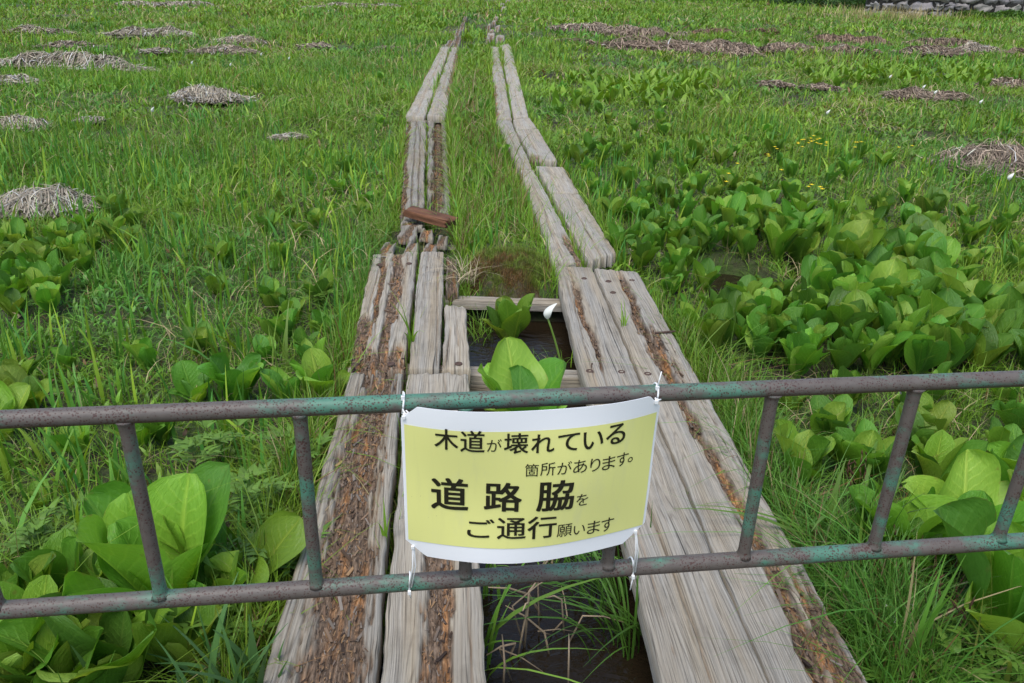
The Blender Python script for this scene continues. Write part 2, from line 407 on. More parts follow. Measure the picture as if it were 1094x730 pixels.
BOARDS = []       # world quads, for keeping grass off
def plank(parent, q, th=.075, rots=(), cracks=(), seed=0, jag=(.012, .012), rough=.0022, tone=1.0, erode=.5, du=.011, dv=.0042, tilt=0.0, label=None, name='plank', warp=.004):
    BOARDS.append(q); tone = tone * (.88 + .2 * ((seed * 37) % 11) / 10)
    nl, nr, fr, fl = q
    ln = (np.linalg.norm(fl - nl) + np.linalg.norm(fr - nr)) / 2; wd = (np.linalg.norm(nr - nl) + np.linalg.norm(fr - fl)) / 2
    nu = int(np.clip(ln / du, 12, 420)); nv = int(np.clip(wd / dv, 8, 90))
    U, Vv = np.meshgrid(np.linspace(0, 1, nu), np.linspace(0, 1, nv), indexing='ij')
    um = U * ln; vm = Vv * wd
    # worn edges and jagged ends
    e0 = (fbm(vm * 40, vm * 0 + seed, seed, 3) - .5) * 2 * jag[0] + jag[0] * .3
    e1 = (fbm(vm * 40, vm * 0 + seed + 5, seed + 3, 3) - .5) * 2 * jag[1] + jag[1] * .3
    ue = U + (1 - U) ** 3 * e0 / ln - U ** 3 * e1 / ln
    edge = np.minimum(vm, wd - vm)
    ve = Vv + (.5 - Vv) * 2 * np.abs(Vv - .5) ** 3 * 8 * (fbm(um * 9, um * 0, seed + 9, 3) - .3) * .006 * erode * 2 / wd
    P = ((1 - ue) * (1 - ve))[..., None] * nl + ((1 - ue) * ve)[..., None] * nr + (ue * ve)[..., None] * fr + (ue * (1 - ve))[..., None] * fl
    z = (fbm(um * .8, vm * 22 + fbm(um * .9, vm * 2, seed + 2) * 2, seed + 1, 2) - .5) * .8 * rough
    z += (fbm(um * 1.3, vm * 5, seed + 4, 2) - .5) * 2 * warp
    z -= .006 * erode * np.exp(-edge / .005) * (.4 + 1.2 * fbm(um * 12, vm * 12, seed + 6))
    ue2 = np.minimum(um, ln - um); z -= .006 * erode * np.exp(-ue2 / .01)
    z += tilt * (U - .5)
    rot = np.zeros_like(z)
    for (c0, c1, h0, h1, dep, u0, u1) in rots:
        c = c0 + (c1 - c0) * U + (fbm(um * 3.2, um * 0, seed + 21, 3) - .5) * .22
        hw = (h0 + (h1 - h0) * U) * (.65 + .8 * fbm(um * 5, um * 0 + 3, seed + 23, 3))
        d = np.abs(Vv - c) / np.maximum(hw, 1e-3) + (fbm(um * 14, vm * 110, seed + 25, 3) - .5) * 1.0
        r = sstep(1.12, .72, d) * sstep(u0 - .03, u0 + .02, U + (fbm(vm * 60, um * 2, seed + 27) - .5) * .12) * sstep(u1 + .03, u1 - .02, U + (fbm(vm * 60, um * 2, seed + 28) - .5) * .12)
        rot = np.maximum(rot, r)
        z -= r * dep * (.45 + 1.0 * fbm(um * 16, vm * 95, seed + 29, 4))
    for (c0, c1, w, dep, u0, u1) in cracks:
        c = c0 + (c1 - c0) * U + (fbm(um * 2.6, um * 0 + 9, seed + 31, 4) - .5) * .10
        cw = w * (.5 + fbm(um * 6, um * 0 + 2, seed + 33, 2))
        k = np.exp(-(np.abs(Vv - c) * wd / np.maximum(cw, 1e-4)) ** 2) * sstep(u0 - .02, u0 + .05, U) * sstep(u1 + .02, u1 - .05, U)
        z -= dep * k; rot = np.maximum(rot, k * .35)
    P[..., 2] += z
    nU, nV = nu + 2, nv + 2
    def pad(a):
        return np.pad(a, ((1, 1), (1, 1)) + ((0, 0),) * (a.ndim - 2), mode='edge')
    PP = pad(P); UU = pad(um).copy(); VV = pad(vm).copy(); RR = pad(rot)
    zb = P[..., 2].mean() - th
    PP[0, :, 2] = zb; PP[-1, :, 2] = zb; PP[:, 0, 2] = zb; PP[:, -1, 2] = zb
    VV[:, 0] -= th; VV[:, -1] += th; UU[0] -= th; UU[-1] += th
    idx = np.arange(nU * nV).reshape(nU, nV)
    F = np.stack([idx[:-1, :-1], idx[:-1, 1:], idx[1:, 1:], idx[1:, :-1]], -1).reshape(-1, 4)[:, ::-1]
    uv = np.stack([UU + seed * 3.71, VV + seed * 1.37], -1).reshape(-1, 2)
    o = mesh_np(name, PP.reshape(-1, 3) - np.array(parent.location if parent else (0, 0, 0)), F, M_WOOD, parent, uv=uv,
                attrs={'rot': RR.ravel(), 'tone': np.full(RR.size, tone)}, smooth=True)
    if label: o['label'] = label
    DEBRIS.append((P, rot))
    return o
DEBRIS = []

def nail(pl, px, py, z=0.0, r=.014):
    par = pl.parent
    c = back(px, py, z)
    a = np.linspace(0, 2 * math.pi, 12, endpoint=False)
    rings = []
    for rr, zz in ((r * 1.25, .0005), (r * 1.15, .004), (r * .75, .0065), (r * .6, .002), (.001, .001)):
        rings.append(np.stack([c[0] + rr * np.cos(a), c[1] + rr * np.sin(a), np.full(12, c[2] + zz)], 1))
    V = np.concatenate(rings); F = []
    for i in range(4):
        for k in range(12):
            F.append((i * 12 + k, i * 12 + (k + 1) % 12, (i + 1) * 12 + (k + 1) % 12, (i + 1) * 12 + k))
    o = mesh_np('bolt', V - np.array(par.location), np.array(F), M_RUST, pl)
    return o

def section(cx, cy, label, group=None):
    e = empty('boardwalk_section', (cx, cy, -.075)); tag(e, label, 'boardwalk', group); return e

# --- left track
s = section(-.3, 1.7, 'boardwalk section of two planks with brown rotten grooves, nearest on the left')
s_la = s
A1 = plank(s, quad((277, 730), (402, 730), (430, 397), (374, 397), 0, .25), rots=[(.56, .52, .30, .26, .026, 0, 1)], cracks=[(.86, .84, .003, .012, 0, 1), (.1, .12, .003, .01, .1, .9), (.26, .2, .003, .012, 0, 1)], seed=3, jag=(.02, .03), erode=1.5, warp=.008, label='badly rotten plank with a brown fibrous groove', tone=.98)
A2 = plank(s, quad((406, 730), (520, 730), (501, 397), (435, 397), 0, .25), rots=[(.5, .47, .2, .1, .022, 0, .74)], cracks=[(.62, .6, .0035, .014, .6, 1), (.84, .86, .0025, .01, 0, .7)], seed=7, jag=(.02, .02), erode=1.0, label='grey plank with a rotten strip down its middle')
s = section(-.3, 3.4, 'cracked grey boardwalk section with a broken short board beside the water gap')
B1 = plank(s, quad((371, 394), (431, 394), (447, 267), (398, 269), 0), rots=[(.1, .1, .25, .1, .02, 0, .35), (.6, .62, .09, .12, .016, 0, 1), (.5, .5, .6, .1, .022, 0, .11), (.3, .3, .04, .06, .014, .2, 1)], cracks=[(.5, .55, .004, .02, 0, 1), (.76, .78, .003, .016, .3, 1), (.18, .2, .003, .014, 0, 1), (.35, .36, .003, .016, .1, .9)], seed=13, jag=(.02, .02), erode=1.8, warp=.01, rough=.0045, label='split plank with flaking surface')
B2 = plank(s, quad((436, 394), (470, 394), (475, 268), (449, 268), .004), cracks=[(.9, .75, .0035, .014, 0, .8), (.3, .34, .002, .008, .5, 1)], seed=17, erode=1.0, jag=(.01, .016))
B3 = plank(s, quad((472, 394), (503, 394), (498, 326), (475, 324), -.002), cracks=[(.08, .4, .003, .018, .0, .6), (.6, .5, .003, .012, .3, 1)], seed=19, jag=(.012, .04), erode=1.2, label='short board broken off at its far end')
B4 = plank(s, quad((476, 310), (490, 308), (489, 273), (476, 271), -.02), rots=[(.5, .5, .5, .4, .02, 0, 1)], seed=23, jag=(.03, .02), erode=2, tone=.72, label='rotten dark stub of board')
for pl, x, y in ((B1, 379, 390), (B1, 418, 389), (B2, 448, 390), (B3, 490, 389), (B1, 405, 283), (B1, 437, 282), (B2, 458, 286)):
    nail(pl, x, y, -.003)
s = section(-.7, 7.0, 'rotting low boardwalk section sunk among grass behind the broken timber')
C1 = plank(s, quad((427, 236), (453, 236), (456, 127), (434, 127), -.03), rots=[(.05, .15, .12, .1, .02, 0, 1)], cracks=[(.45, .5, .006, .02, 0, 1), (.75, .7, .005, .02, 0, .9)], seed=29, jag=(.1, .03), erode=2.0, warp=.015, rough=.006, tone=.82, label='grey split plank')
C2 = plank(s, quad((455, 230), (483, 228), (477, 127), (457, 127), -.04), rots=[(.4, .55, .28, .22, .04, 0, 1)], cracks=[(.35, .4, .008, .03, 0, 1), (.7, .7, .006, .03, 0, 1)], seed=31, jag=(.15, .05), erode=3, warp=.025, rough=.01, tone=.8, label='plank rotted to brown fibres')
for i, qd in enumerate([((424, 256), (443, 258), (450, 238), (428, 240)), ((447, 252), (464, 254), (463, 243), (450, 242)), ((452, 266), (466, 267), (467, 258), (456, 258)), ((426, 240), (452, 243), (454, 236), (430, 233)), ((403, 268), (420, 268), (426, 256), (410, 257)), ((466, 262), (478, 262), (480, 250), (468, 250)), ((432, 268), (446, 268), (448, 257), (436, 257))]):
    plank(s, quad(*qd, -.035 + .01 * (i % 2)), th=.03, rots=[(.3, .7, .3, .2, .012, 0, 1)], seed=37 + i, jag=(.03, .03), erode=2, warp=.012, tone=.8, name='board_fragment')
s = section(-1.3, 14, 'pale straight boardwalk section of two planks beyond the rotten boards of the left track')
kw = dict(erode=1.5, warp=.012, rough=.004, du=.03, dv=.012)
D1 = plank(s, quad((433, 124), (454, 124), (481, 50), (471, 50), 0.02), cracks=[(.5, .5, .008, .01, 0, 1)], seed=51, tone=1.1, **kw)
D2 = plank(s, quad((456, 124), (476, 124), (491, 50), (482, 50), 0.02), cracks=[(.4, .5, .008, .01, 0, 1)], rots=[(.9, .9, .2, .2, .02, .2, 1)], seed=53, tone=1.08, **kw)
s = section(-2, 23, 'crumbled remains of boardwalk fading into grass, far left track')
for i, qd in enumerate([((474, 49), (482, 49), (486, 41), (480, 41)), ((483, 49), (490, 49), (493, 38), (487, 38)), ((485, 37), (491, 37), (493, 31), (488, 31)), ((490, 32), (494, 32), (496, 28), (492, 28)), ((492, 26), (496, 26), (497, 23), (494, 23)), ((495, 20), (498, 20), (499, 17), (496, 17))]):
    plank(s, quad(*qd, .05), th=.2, rots=[(.5, .5, .3, .3, .05, 0, 1)], seed=57 + i, jag=(.25, .25), erode=3, tone=.85, du=.04, dv=.015, warp=.04, name='board_fragment')
FRAG0 = len(BOARDS)
# --- right track
s = section(.6, 2.7, 'long pair of smooth grey planks under the railing, right of the gap')
s_ra = s
NR1 = len(DEBRIS)
R1 = plank(s, quad((708, 730), (821, 730), (632, 285), (592, 283), 0, .25), rots=[(.3, .42, .03, .08, .02, .70, .9)], cracks=[(.50, .36, .0032, .02, 0, 1), (.16, .2, .0016, .008, .1, .5), (.24, .2, .0022, .012, .55, .95), (.72, .7, .0016, .006, .45, .7)], seed=61, jag=(.02, .012), erode=.7, label='smooth grey plank with a long crack')
R2 = plank(s, quad((823, 730), (930, 730), (682, 290), (634, 285), 0, .25), rots=[(.62, .5, .11, .07, .03, 0, .97), (.85, .8, .2, .02, .02, 0, .38), (.56, .56, .16, .2, .02, .68, .8)], cracks=[(.52, .5, .004, .02, 0, 1), (.85, .86, .002, .01, .3, .8)], seed=67, jag=(.02, .015), erode=1.0, label='grey plank with a rotten channel and broken outer edge')
for pl, x, y in ((R1, 630, 397), (R1, 664, 398), (R2, 692, 400), (R1, 624, 298), (R2, 650, 301), (R2, 675, 300), (R2, 655, 313)):
    nail(pl, x, y, -.003)
s = section(.2, 6.3, 'grey boardwalk section of three boards beyond the water gap, right of the moss mound')
Q1 = plank(s, quad((590, 280), (623, 280), (570, 181), (556, 181), .006), cracks=[(.4, .5, .004, .015, 0, 1)], rots=[(.9, .6, .2, .1, .02, 0, .2)], seed=71, erode=1.2, du=.016, dv=.006)
Q2 = plank(s, quad((629, 281), (660, 272), (620, 207), (589, 206), .0), cracks=[(.5, .5, .004, .014, 0, .7)], seed=73, erode=1.4, jag=(.06, .015), du=.016, dv=.006, tone=1.03)
Q3 = plank(s, quad((588, 205), (619, 206), (602, 178), (572, 177), .006), cracks=[(.3, .35, .004, .012, 0, .6)], seed=79, erode=1.2, du=.016, dv=.006, tone=1.05)
nail(Q1, 611, 270, .004)
s = section(-.1, 9, 'short grey boardwalk section with a chipped near corner, middle of the right track')
kw = dict(erode=1.5, warp=.01, rough=.004, du=.02, dv=.008)
plank(s, quad((554, 180), (569, 180), (546, 128), (530, 128), 0), cracks=[(.5, .4, .006, .015, 0, .7)], seed=83, tone=1.04, **kw)
plank(s, quad((568, 169), (597, 173), (575, 137), (551, 138), 0.01), cracks=[(.3, .4, .006, .018, 0, 1)], rots=[(.1, .1, .2, .05, .03, 0, .12)], seed=89, jag=(.07, .01), tone=1.08, **kw)
plank(s, quad((551, 137), (574, 136), (566, 126), (548, 127), .014), seed=93, tone=1.05, jag=(.01, .01), **kw)
s = section(-.4, 15, 'long narrow pair of pale planks at the far end of the right track')
kw = dict(erode=1.5, warp=.012, rough=.004, du=.03, dv=.012)
plank(s, quad((530, 126), (547, 126), (533, 50), (524, 50), .01), cracks=[(.5, .5, .006, .012, 0, .7)], rots=[(.0, .0, .2, .1, .02, 0, .3)], seed=97, tone=1.1, **kw)
plank(s, quad((549, 126), (565, 125), (545, 46), (534, 48), .016), cracks=[(.5, .3, .006, .012, 0, 1)], seed=101, tone=1.14, **kw)
s = section(-.2, 27, 'scattered broken remains of boardwalk fading into grass, far right track')
for i, (x, y, w, hh) in enumerate([(534, 41, 9, 6), (524, 38, 8, 5), (525, 33, 5, 3), (522, 27, 3, 4), (531, 29, 5, 3), (527, 24, 4, 3), (530, 19, 3, 3), (538, 9, 5, 4), (536, 5, 4, 3), (542, 1, 4, 3), (521, 42, 4, 5)]):
    plank(s, quad((x - w / 2, y + hh / 2), (x + w / 2, y + hh / 2 - .3), (x + w / 2 + 1, y - hh / 2), (x - w / 2 + 1, y - hh / 2), .07), th=.22, rots=[(.5, .5, .3, .4, .04, 0, .6)], seed=111 + i, jag=(.2, .2), erode=3, tone=.95, du=.05, dv=.02, warp=.04, name='board_fragment')

# --- sleepers under the boards
def sleeper(pa, pb, z, w, h, label, ext=.5):
    a = back(*pa, z); b = back(*pb, z); d = (b - a) / np.linalg.norm(b - a); a = a - d * ext; b = b + d * ext
    n_ = np.array([-d[1], d[0], 0]); c = (a + b) / 2
    e = empty('sleeper', (c[0], c[1], z - h)); tag(e, label, 'timber')
    q = np.array([a - n_ * w / 2, a + n_ * w / 2, b + n_ * w / 2, b - n_ * w / 2])[[0, 1, 2, 3]]
    q = np.array([a + n_ * w / 2, a - n_ * w / 2, b - n_ * w / 2, b + n_ * w / 2])
    n0 = len(BOARDS)
    plank(e, q, th=h, cracks=[(.5, .5, .003, .01, 0, 1)], seed=int(abs(c[1]) * 100) % 97, erode=1.2, name='timber')
    del BOARDS[n0:]
    return e
sleeper((477, 318), (585, 321), -.085, .09, .05, 'grey timber sleeper spanning the gap in front of the moss mound')
sleeper((500, 395), (600, 398), -.085, .10, .12, 'pale sleeper spanning the gap just behind the top rail', .45)
sleeper((400, 262), (700, 268), -.1, .1, .1, 'dark sleeper end under the joint of the cracked boards', .05)

# ------------------------------------------------------------------ terrain
YS = back(531, 321, -.085)[1]
POOLS = [(*back(786, 312, -.2)[:2], .22, .36), (*back(860, 300, -.2)[:2], .14, .2), (*back(1000, 155, -.2)[:2], .3, .3), (*back(690, 145, -.2)[:2], .2, .2)]
def box_mask(x, y, x0, x1, y0, y1, s):
    return sstep(x0 - s, x0, x) * sstep(x1 + s, x1, x) * sstep(y0 - s, y0, y) * sstep(y1 + s, y1, y)
def ground_z(x, y):
    x = np.asarray(x, float); y = np.asarray(y, float)
    far = sstep(6, 25, y)
    z = -.125 + (fbm(x * .8, y * .8, 5, 3) - .5) * (.09 + .25 * far) + (fbm(x * 4, y * 4, 8, 2) - .5) * .04
    k = box_mask(x, y, -.66, 1.0, -3, YS + .02, .12); z = z * (1 - k) + (-.2) * k
    k = box_mask(x, y, -.3, .55, -3, YS - .02, .05); z = z * (1 - k) + (-.42) * k
    # the turfed strip between the tracks beyond the gap
    k = box_mask(x, y, -.16, .32, YS + .12, YS + 1, .08); z = z * (1 - k) + (-.045 + (fbm(x * 9, y * 9, 3) - .5) * .05) * k
    for px_, py_, rx, ry in POOLS:
        d = np.sqrt(((x - px_) / rx) ** 2 + ((y - py_) / ry) ** 2); k = sstep(1.25, .8, d); z = z * (1 - k) - .34 * k
    # keep clear below every board
    return z
def graded(a, b, n, p):
    t = np.linspace(0, 1, n); return a + (b - a) * t ** p
xs = np.concatenate([-graded(4, 400, 70, 2.6)[::-1], np.arange(-3.95, 6, .05), graded(6.05, 400, 70, 2.6)])
ys = np.concatenate([np.linspace(-40, -1, 12), np.arange(-.9, 9, .05), graded(9.05, 500, 110, 2.6)])
X, Y = np.meshgrid(xs, ys, indexing='ij'); Z = ground_z(X, Y)
idx = np.arange(X.size).reshape(X.shape)
F = np.stack([idx[:-1, :-1], idx[1:, :-1], idx[1:, 1:], idx[:-1, 1:]], -1).reshape(-1, 4)
g = mesh_np('ground', np.stack([X, Y, Z], -1).reshape(-1, 3), F, M_GROUND); tag(g, kind='structure')
wv = np.array([(-1.2, -1.5, -.215), (4.5, -1.5, -.215), (4.5, 9.5, -.215), (-1.2, 9.5, -.215)])
tag(mesh_np('water', wv, np.array([[0, 1, 2, 3]]), M_WATER), kind='structure')

BQ = [np.array(q)[:, :2] for q in BOARDS]
FRAGS = [q.mean(0) for q in BQ if q[:, 1].min() > 19]
def on_board(x, y, m=0.0):
    """True inside any board quad shrunk by m metres."""
    r = np.zeros(len(x), bool)
    for q in BQ:
        lo = q.min(0) - .1; hi = q.max(0) + .1
        c = (x > lo[0]) & (x < hi[0]) & (y > lo[1]) & (y < hi[1])
        if not c.any(): continue
        xi, yi = x[c], y[c]; ins = np.ones(len(xi), bool)
        for i in range(4):
            a, b = q[i], q[(i + 1) % 4]; e = b - a; L = np.hypot(*e) + 1e-9
            ins &= ((e[0] * (yi - a[1]) - e[1] * (xi - a[0])) / L > m)
        r[np.nonzero(c)[0][ins]] = True
    return r
ROTQ = [np.array(quad((426, 262), (482, 262), (476, 126), (433, 126)))[:, :2]]
def near_px(x, y, lst):
    r = np.zeros(len(x), bool)
    for (px_, py_, rx, ry) in lst: r |= ((x - px_) / rx) ** 2 + ((y - py_) / ry) ** 2 < 1
    return r
MEADOW = False
MC = (back(543, 318, -.085)[0], YS + .36)
PLANT_XY = [(q[0], q[1], .8 if q[1] < 30 else 1.3, .0) for q in FRAGS] + [(*back(a_, b_, 0)[:2], .2, .05) for a_, b_ in ((443, 250), (457, 248), (452, 262), (420, 262), (443, 240), (460, 236), (470, 262))]
def blocked(x, y, m=.0):
    b = on_board(x, y, m) | (((x - MC[0]) / .27) ** 2 + ((y - MC[1]) / .36) ** 2 < .6 + .5 * rng.random(len(x)))
    if MEADOW:
        keep = np.ones(len(x)); od = np.argsort(y); ys_ = y[od]
        for (qx, qy, r_, *k_) in PLANT_XY:
            k_ = k_[0] if k_ else .3
            i0, i1 = np.searchsorted(ys_, (qy - r_, qy + r_)); ii = od[i0:i1]
            d_ = ((x[ii] - qx) ** 2 + (y[ii] - qy) ** 2) / r_ ** 2
            keep[ii] = np.minimum(keep[ii], np.where(d_ < 1, k_ + (1 - k_) * .7 * d_, 1))
        b = b | (rng.random(len(x)) > keep)
    wet = ground_z(x, y) < -.215
    gapd = (x > -.1) & (x < .42) & (y < YS + .06) & (y > -1)
    return b | wet | gapd
# ------------------------------------------------------------------ colours of the meadow
GREENS = dict(fresh=(.142, .295, .026), yellow=(.215, .35, .03), blue=(.07, .235, .05), deep=(.045, .14, .014), straw=(.42, .35, .21), brown=(.18, .105, .05))
GA = {k: np.array(v) for k, v in GREENS.items()}
def pick_col(x, y, n, straw=.045, brown=.06):
    a = fbm(x * .55, y * .3, 71, 3); b = fbm(x * .9 + 40, y * .45, 77, 3)
    far = sstep(12, 40, y)
    wy = np.clip((a - .40) * 3.4 + far * .3, 0, 1) * .85; wb = np.clip((b - .52) * 4, 0, 1) * .7
    c = GA['fresh'][None] * np.ones((n, 1))
    c = c * (1 - wy[:, None]) + GA['yellow'] * wy[:, None]
    c = c * (1 - wb[:, None]) + GA['blue'] * wb[:, None]
    j = rng.random(n)[:, None]; c = c * (1 - .45 * j) + GA['deep'] * .45 * j
    c *= (rng.normal(1, .16, n).clip(.5, 1.5) * (.72 + .56 * fbm(x * .8 + 11, y * .5 + 3, 303, 3)))[:, None]
    c[:, 0] *= rng.normal(1, .1, n).clip(.7, 1.4)
    r = rng.random(n); c[r < straw] = GA['straw'] * rng.uniform(.5, 1.1, (int((r < straw).sum()), 1))
    k = (r > 1 - brown); c[k] = GA['brown'] * rng.uniform(.6, 1.3, (int(k.sum()), 1))
    return c
def frustum_pts(n, y0, y1, margin=1.0):
    # area-uniform points over the visible wedge
    w = lambda y: .642 * (.909 * y + .645) + margin + .24 * y
    yy = rng.uniform(y0, y1, int(n * 1.0)); keep = rng.random(len(yy)) < w(yy) / w(y1)
    yy = yy[keep]; xx = rng.uniform(-1, 1, len(yy)) * w(yy)
    return xx, yy
def veg(name, bands, maker, label, cat_=None, group=None, kind='stuff', mat=None):
    parts = []
    for (y0, y1, dens, *a) in bands:
        area = (y1 - y0) * 2 * (.642 * (.909 * y1 + .645) + 1 + .21 * y1)
        x, y = frustum_pts(int(dens * area), y0, y1)
        if len(x) > 260000:
            for c_ in np.array_split(np.arange(len(x)), 4): parts.append(maker(x[c_], y[c_], *a))
        else: parts.append(maker(x, y, *a))
    V, F, C = join([p for p in parts if p is not None])
    o = mesh_np(name, V, F, mat or M_GRASS, col=C); tag(o, label, cat_, group, kind); return o

def mk_sedge(x, y, w, hm):
    k = ~blocked(x, y, .012); x, y = x[k], y[k]
    dn = fbm(x * 1.6, y * 1.6, 91, 3); k = rng.random(len(x)) < np.clip((dn - .18) * 3.4, .3, 1); x, y = x[k], y[k]
    n = len(x); root = np.stack([x, y, ground_z(x, y) - .01], 1)
    h = hm * rng.lognormal(0, .38, n) * (.35 + .7 * fbm(x * 1.1, y * 1.1, 95, 2) + .75 * sstep(.45, .75, fbm(x * .37 + 5, y * .3, 99, 3)))
    return blades(root, h, w * rng.uniform(.7, 1.5, n), rng.uniform(0, 2 * math.pi, n), rng.gamma(2.0, .42, n).clip(0, 1.9), pick_col(x, y, n), L=5, tipcol=np.tile(GA['yellow'], (n, 1)))
# grass overhanging the board edges
def edge_grass():
    P = []
    for q in BQ:
        if np.hypot(*(q[3] - q[0])) < .45 or q[0][1] > 19: continue
        for a, b, in ((q[3], q[0]), (q[1], q[2])):
            L = np.hypot(*(b - a)); dens = 430 if a[1] < 6 else 150
            t = rng.random(int(L * dens)); e = (b - a) / L; out = np.array([e[1], -e[0]])
            p = a + (b - a) * t[:, None] + out * np.abs(rng.normal(0.012, .045, len(t)))[:, None]
            P.append(p)
    P = np.concatenate(P); k = ~blocked(P[:, 0], P[:, 1], -.004); P = P[k]
    P = P[(P[:, 1] > .9)]
    n = len(P); dist = np.hypot(P[:, 0], P[:, 1])
    root = np.stack([P[:, 0], P[:, 1], ground_z(P[:, 0], P[:, 1]).clip(-.17, 1)], 1)
    h = rng.lognormal(math.log(.17), .35, n) * np.clip(.8 + dist * .012, .8, 1.2)
    return blades(root, h, np.maximum(.004, dist * .0009) * rng.uniform(.7, 1.5, n), rng.uniform(0, 6.28, n), rng.gamma(2, .3, n).clip(0, 1.5), pick_col(P[:, 0], P[:, 1], n, .08, .06), L=5, tipcol=np.tile(GA['yellow'], (n, 1)))
V, F, C = edge_grass(); tag(mesh_np('edge_grass', V, F, M_GRASS, col=C), 'grass growing up along the edges of the boards', kind='stuff')

# ------------------------------------------------------------------ broad-leaved bog plants
def leaf_geo(L_, W_, th0, bend, cup, wav, sd, roll=0.0, na=13, nb=9):
    r = np.random.default_rng(sd)
    a = np.linspace(0, 1, na); b = np.linspace(-1, 1, nb)
    th = th0 + bend * a ** 1.6
    ds = L_ / (na - 1)
    rx = np.concatenate([[0], np.cumsum(np.sin(th[:-1] * .5 + th[1:] * .5) * ds)]); rz = np.concatenate([[0], np.cumsum(np.cos(th[:-1] * .5 + th[1:] * .5) * ds)])
    aa = np.clip((a - .06) / .94, 0, 1)
    w = W_ / 2 * np.sin(math.pi * np.clip(aa, 0, 1) ** 1.3) ** .44
    w = np.maximum(w * sstep(-.05, .42, a), .06 * W_ * (1 - a)) ; w[-1] = W_ * .05
    A, B = np.meshgrid(a, b, indexing='ij')
    nx, nz = np.cos(th), -np.sin(th)      # leaf upper-side normal points inward/up: (-cos, sin)
    hgt = cup * (B ** 2) * w[:, None] * 1.0
    ph = r.uniform(0, 6.28, 3)
    hgt = hgt + wav * np.abs(B) ** 2 * W_ * .16 * np.sin(A * r.uniform(6, 11) + ph[0] + (B > 0) * 1.7) + W_ * .03 * np.sin(A * 5 + ph[1]) * np.sin(B * 3 + ph[2])
    hgt = hgt - .05 * W_ * np.exp(-(B / .12) ** 2) * (w[:, None] / (W_ / 2))
    Xl = rx[:, None] - nx[:, None] * hgt; Zl = rz[:, None] - nz[:, None] * hgt
    Yl = B * w[:, None] * (1 - .12 * np.abs(cup) * B ** 2)
    if roll:
        c, s_ = math.cos(roll), math.sin(roll); f = A ** .8
        Yl = Yl + s_ * .4 * f * L_
    V = np.stack([Xl, Yl, Zl], -1).reshape(-1, 3)
    idx = np.arange(na * nb).reshape(na, nb)
    F = np.stack([idx[:-1, :-1], idx[:-1, 1:], idx[1:, 1:], idx[1:, :-1]], -1).reshape(-1, 4)
    uv = np.stack([B, A], -1).reshape(-1, 2)
    return V, F, uv

LEAFC = [np.array(c) for c in ((.135, .315, .022), (.1, .26, .022), (.18, .36, .03), (.08, .205, .024), (.23, .38, .045))]
def plant_mesh(sd, nleaf, L0, wid=.46, spread=.55, upright=.2, hi=False, specs=None):
    r = np.random.default_rng(sd); Vs, Fs, Us, Cs, b = [], [], [], [], 0
    for i in range(nleaf):
        f = i / max(1, nleaf - 1)
        L_ = L0 * r.uniform(.65, 1.08) * (1 - .25 * abs(f - .5)); az = i * 2.4 + r.normal(0, .35)
        th0 = upright * r.uniform(.3, 1.6) + spread * f * .6; bend = r.uniform(.05, .6) + spread * f * .4
        if specs: az, th0, bend, L_, wid = specs[i]
        V, F, uv = leaf_geo(L_, L_ * wid * r.uniform(.85, 1.2), th0, bend, r.uniform(.15, .6) * (.45 if specs else 1), r.uniform(.3, 1.0), sd * 31 + i, r.normal(0, .25), 22 if hi else 12, 15 if hi else 7)
        c, s_ = math.cos(az), math.sin(az); R = np.array([[c, -s_, 0], [s_, c, 0], [0, 0, 1]])
        V = V @ R.T + np.array([c * .012, s_ * .012, 0])
        col = LEAFC[r.integers(0, len(LEAFC))] * r.uniform(.82, 1.15)
        cc = np.tile(col, (len(V), 1))
        a = uv[:, 1]; pet = np.clip(1 - a / .25, 0, 1)[:, None]      # pale leaf stalk
        cc = cc * (1 - .6 * pet) + np.array([.3, .36, .13]) * .6 * pet
        Vs.append(V); Fs.append(F + b); Us.append(uv); Cs.append(cc); b += len(V)
    return np.concatenate(Vs), np.concatenate(Fs), np.concatenate(Us), np.concatenate(Cs)
def new_plant(sd, nleaf, L0, **k):
    V, F, uv, C = plant_mesh(sd, nleaf, L0, **k)
    return mesh_np('bog_plant', V, F, M_LEAF, col=C, uv=uv)

def heading(px, py, z):   # ground yaw that points to the camera
    p = back(px, py, z); return math.atan2(-p[1], -p[0])
def put_plant(o, px, py, label, rz=None, sc=1.0, group=None, z=None):
    p = back(px, py, -.12)
    zz = float(ground_z(np.array([p[0]]), np.array([p[1]]))[0]) if z is None else z
    if z is not None: p = back(px, py, z)
    o.location = (p[0], p[1], max(zz, -.26) - .01); o.rotation_euler = (0, 0, rng.uniform(0, 6.28) if rz is None else rz)
    o.scale = (sc, sc, sc * rng.uniform(.92, 1.08)); tag(o, label, 'plant', group); PLANT_XY.append((p[0], p[1], .14 if sc == 1 else .55 * sc))
    return o

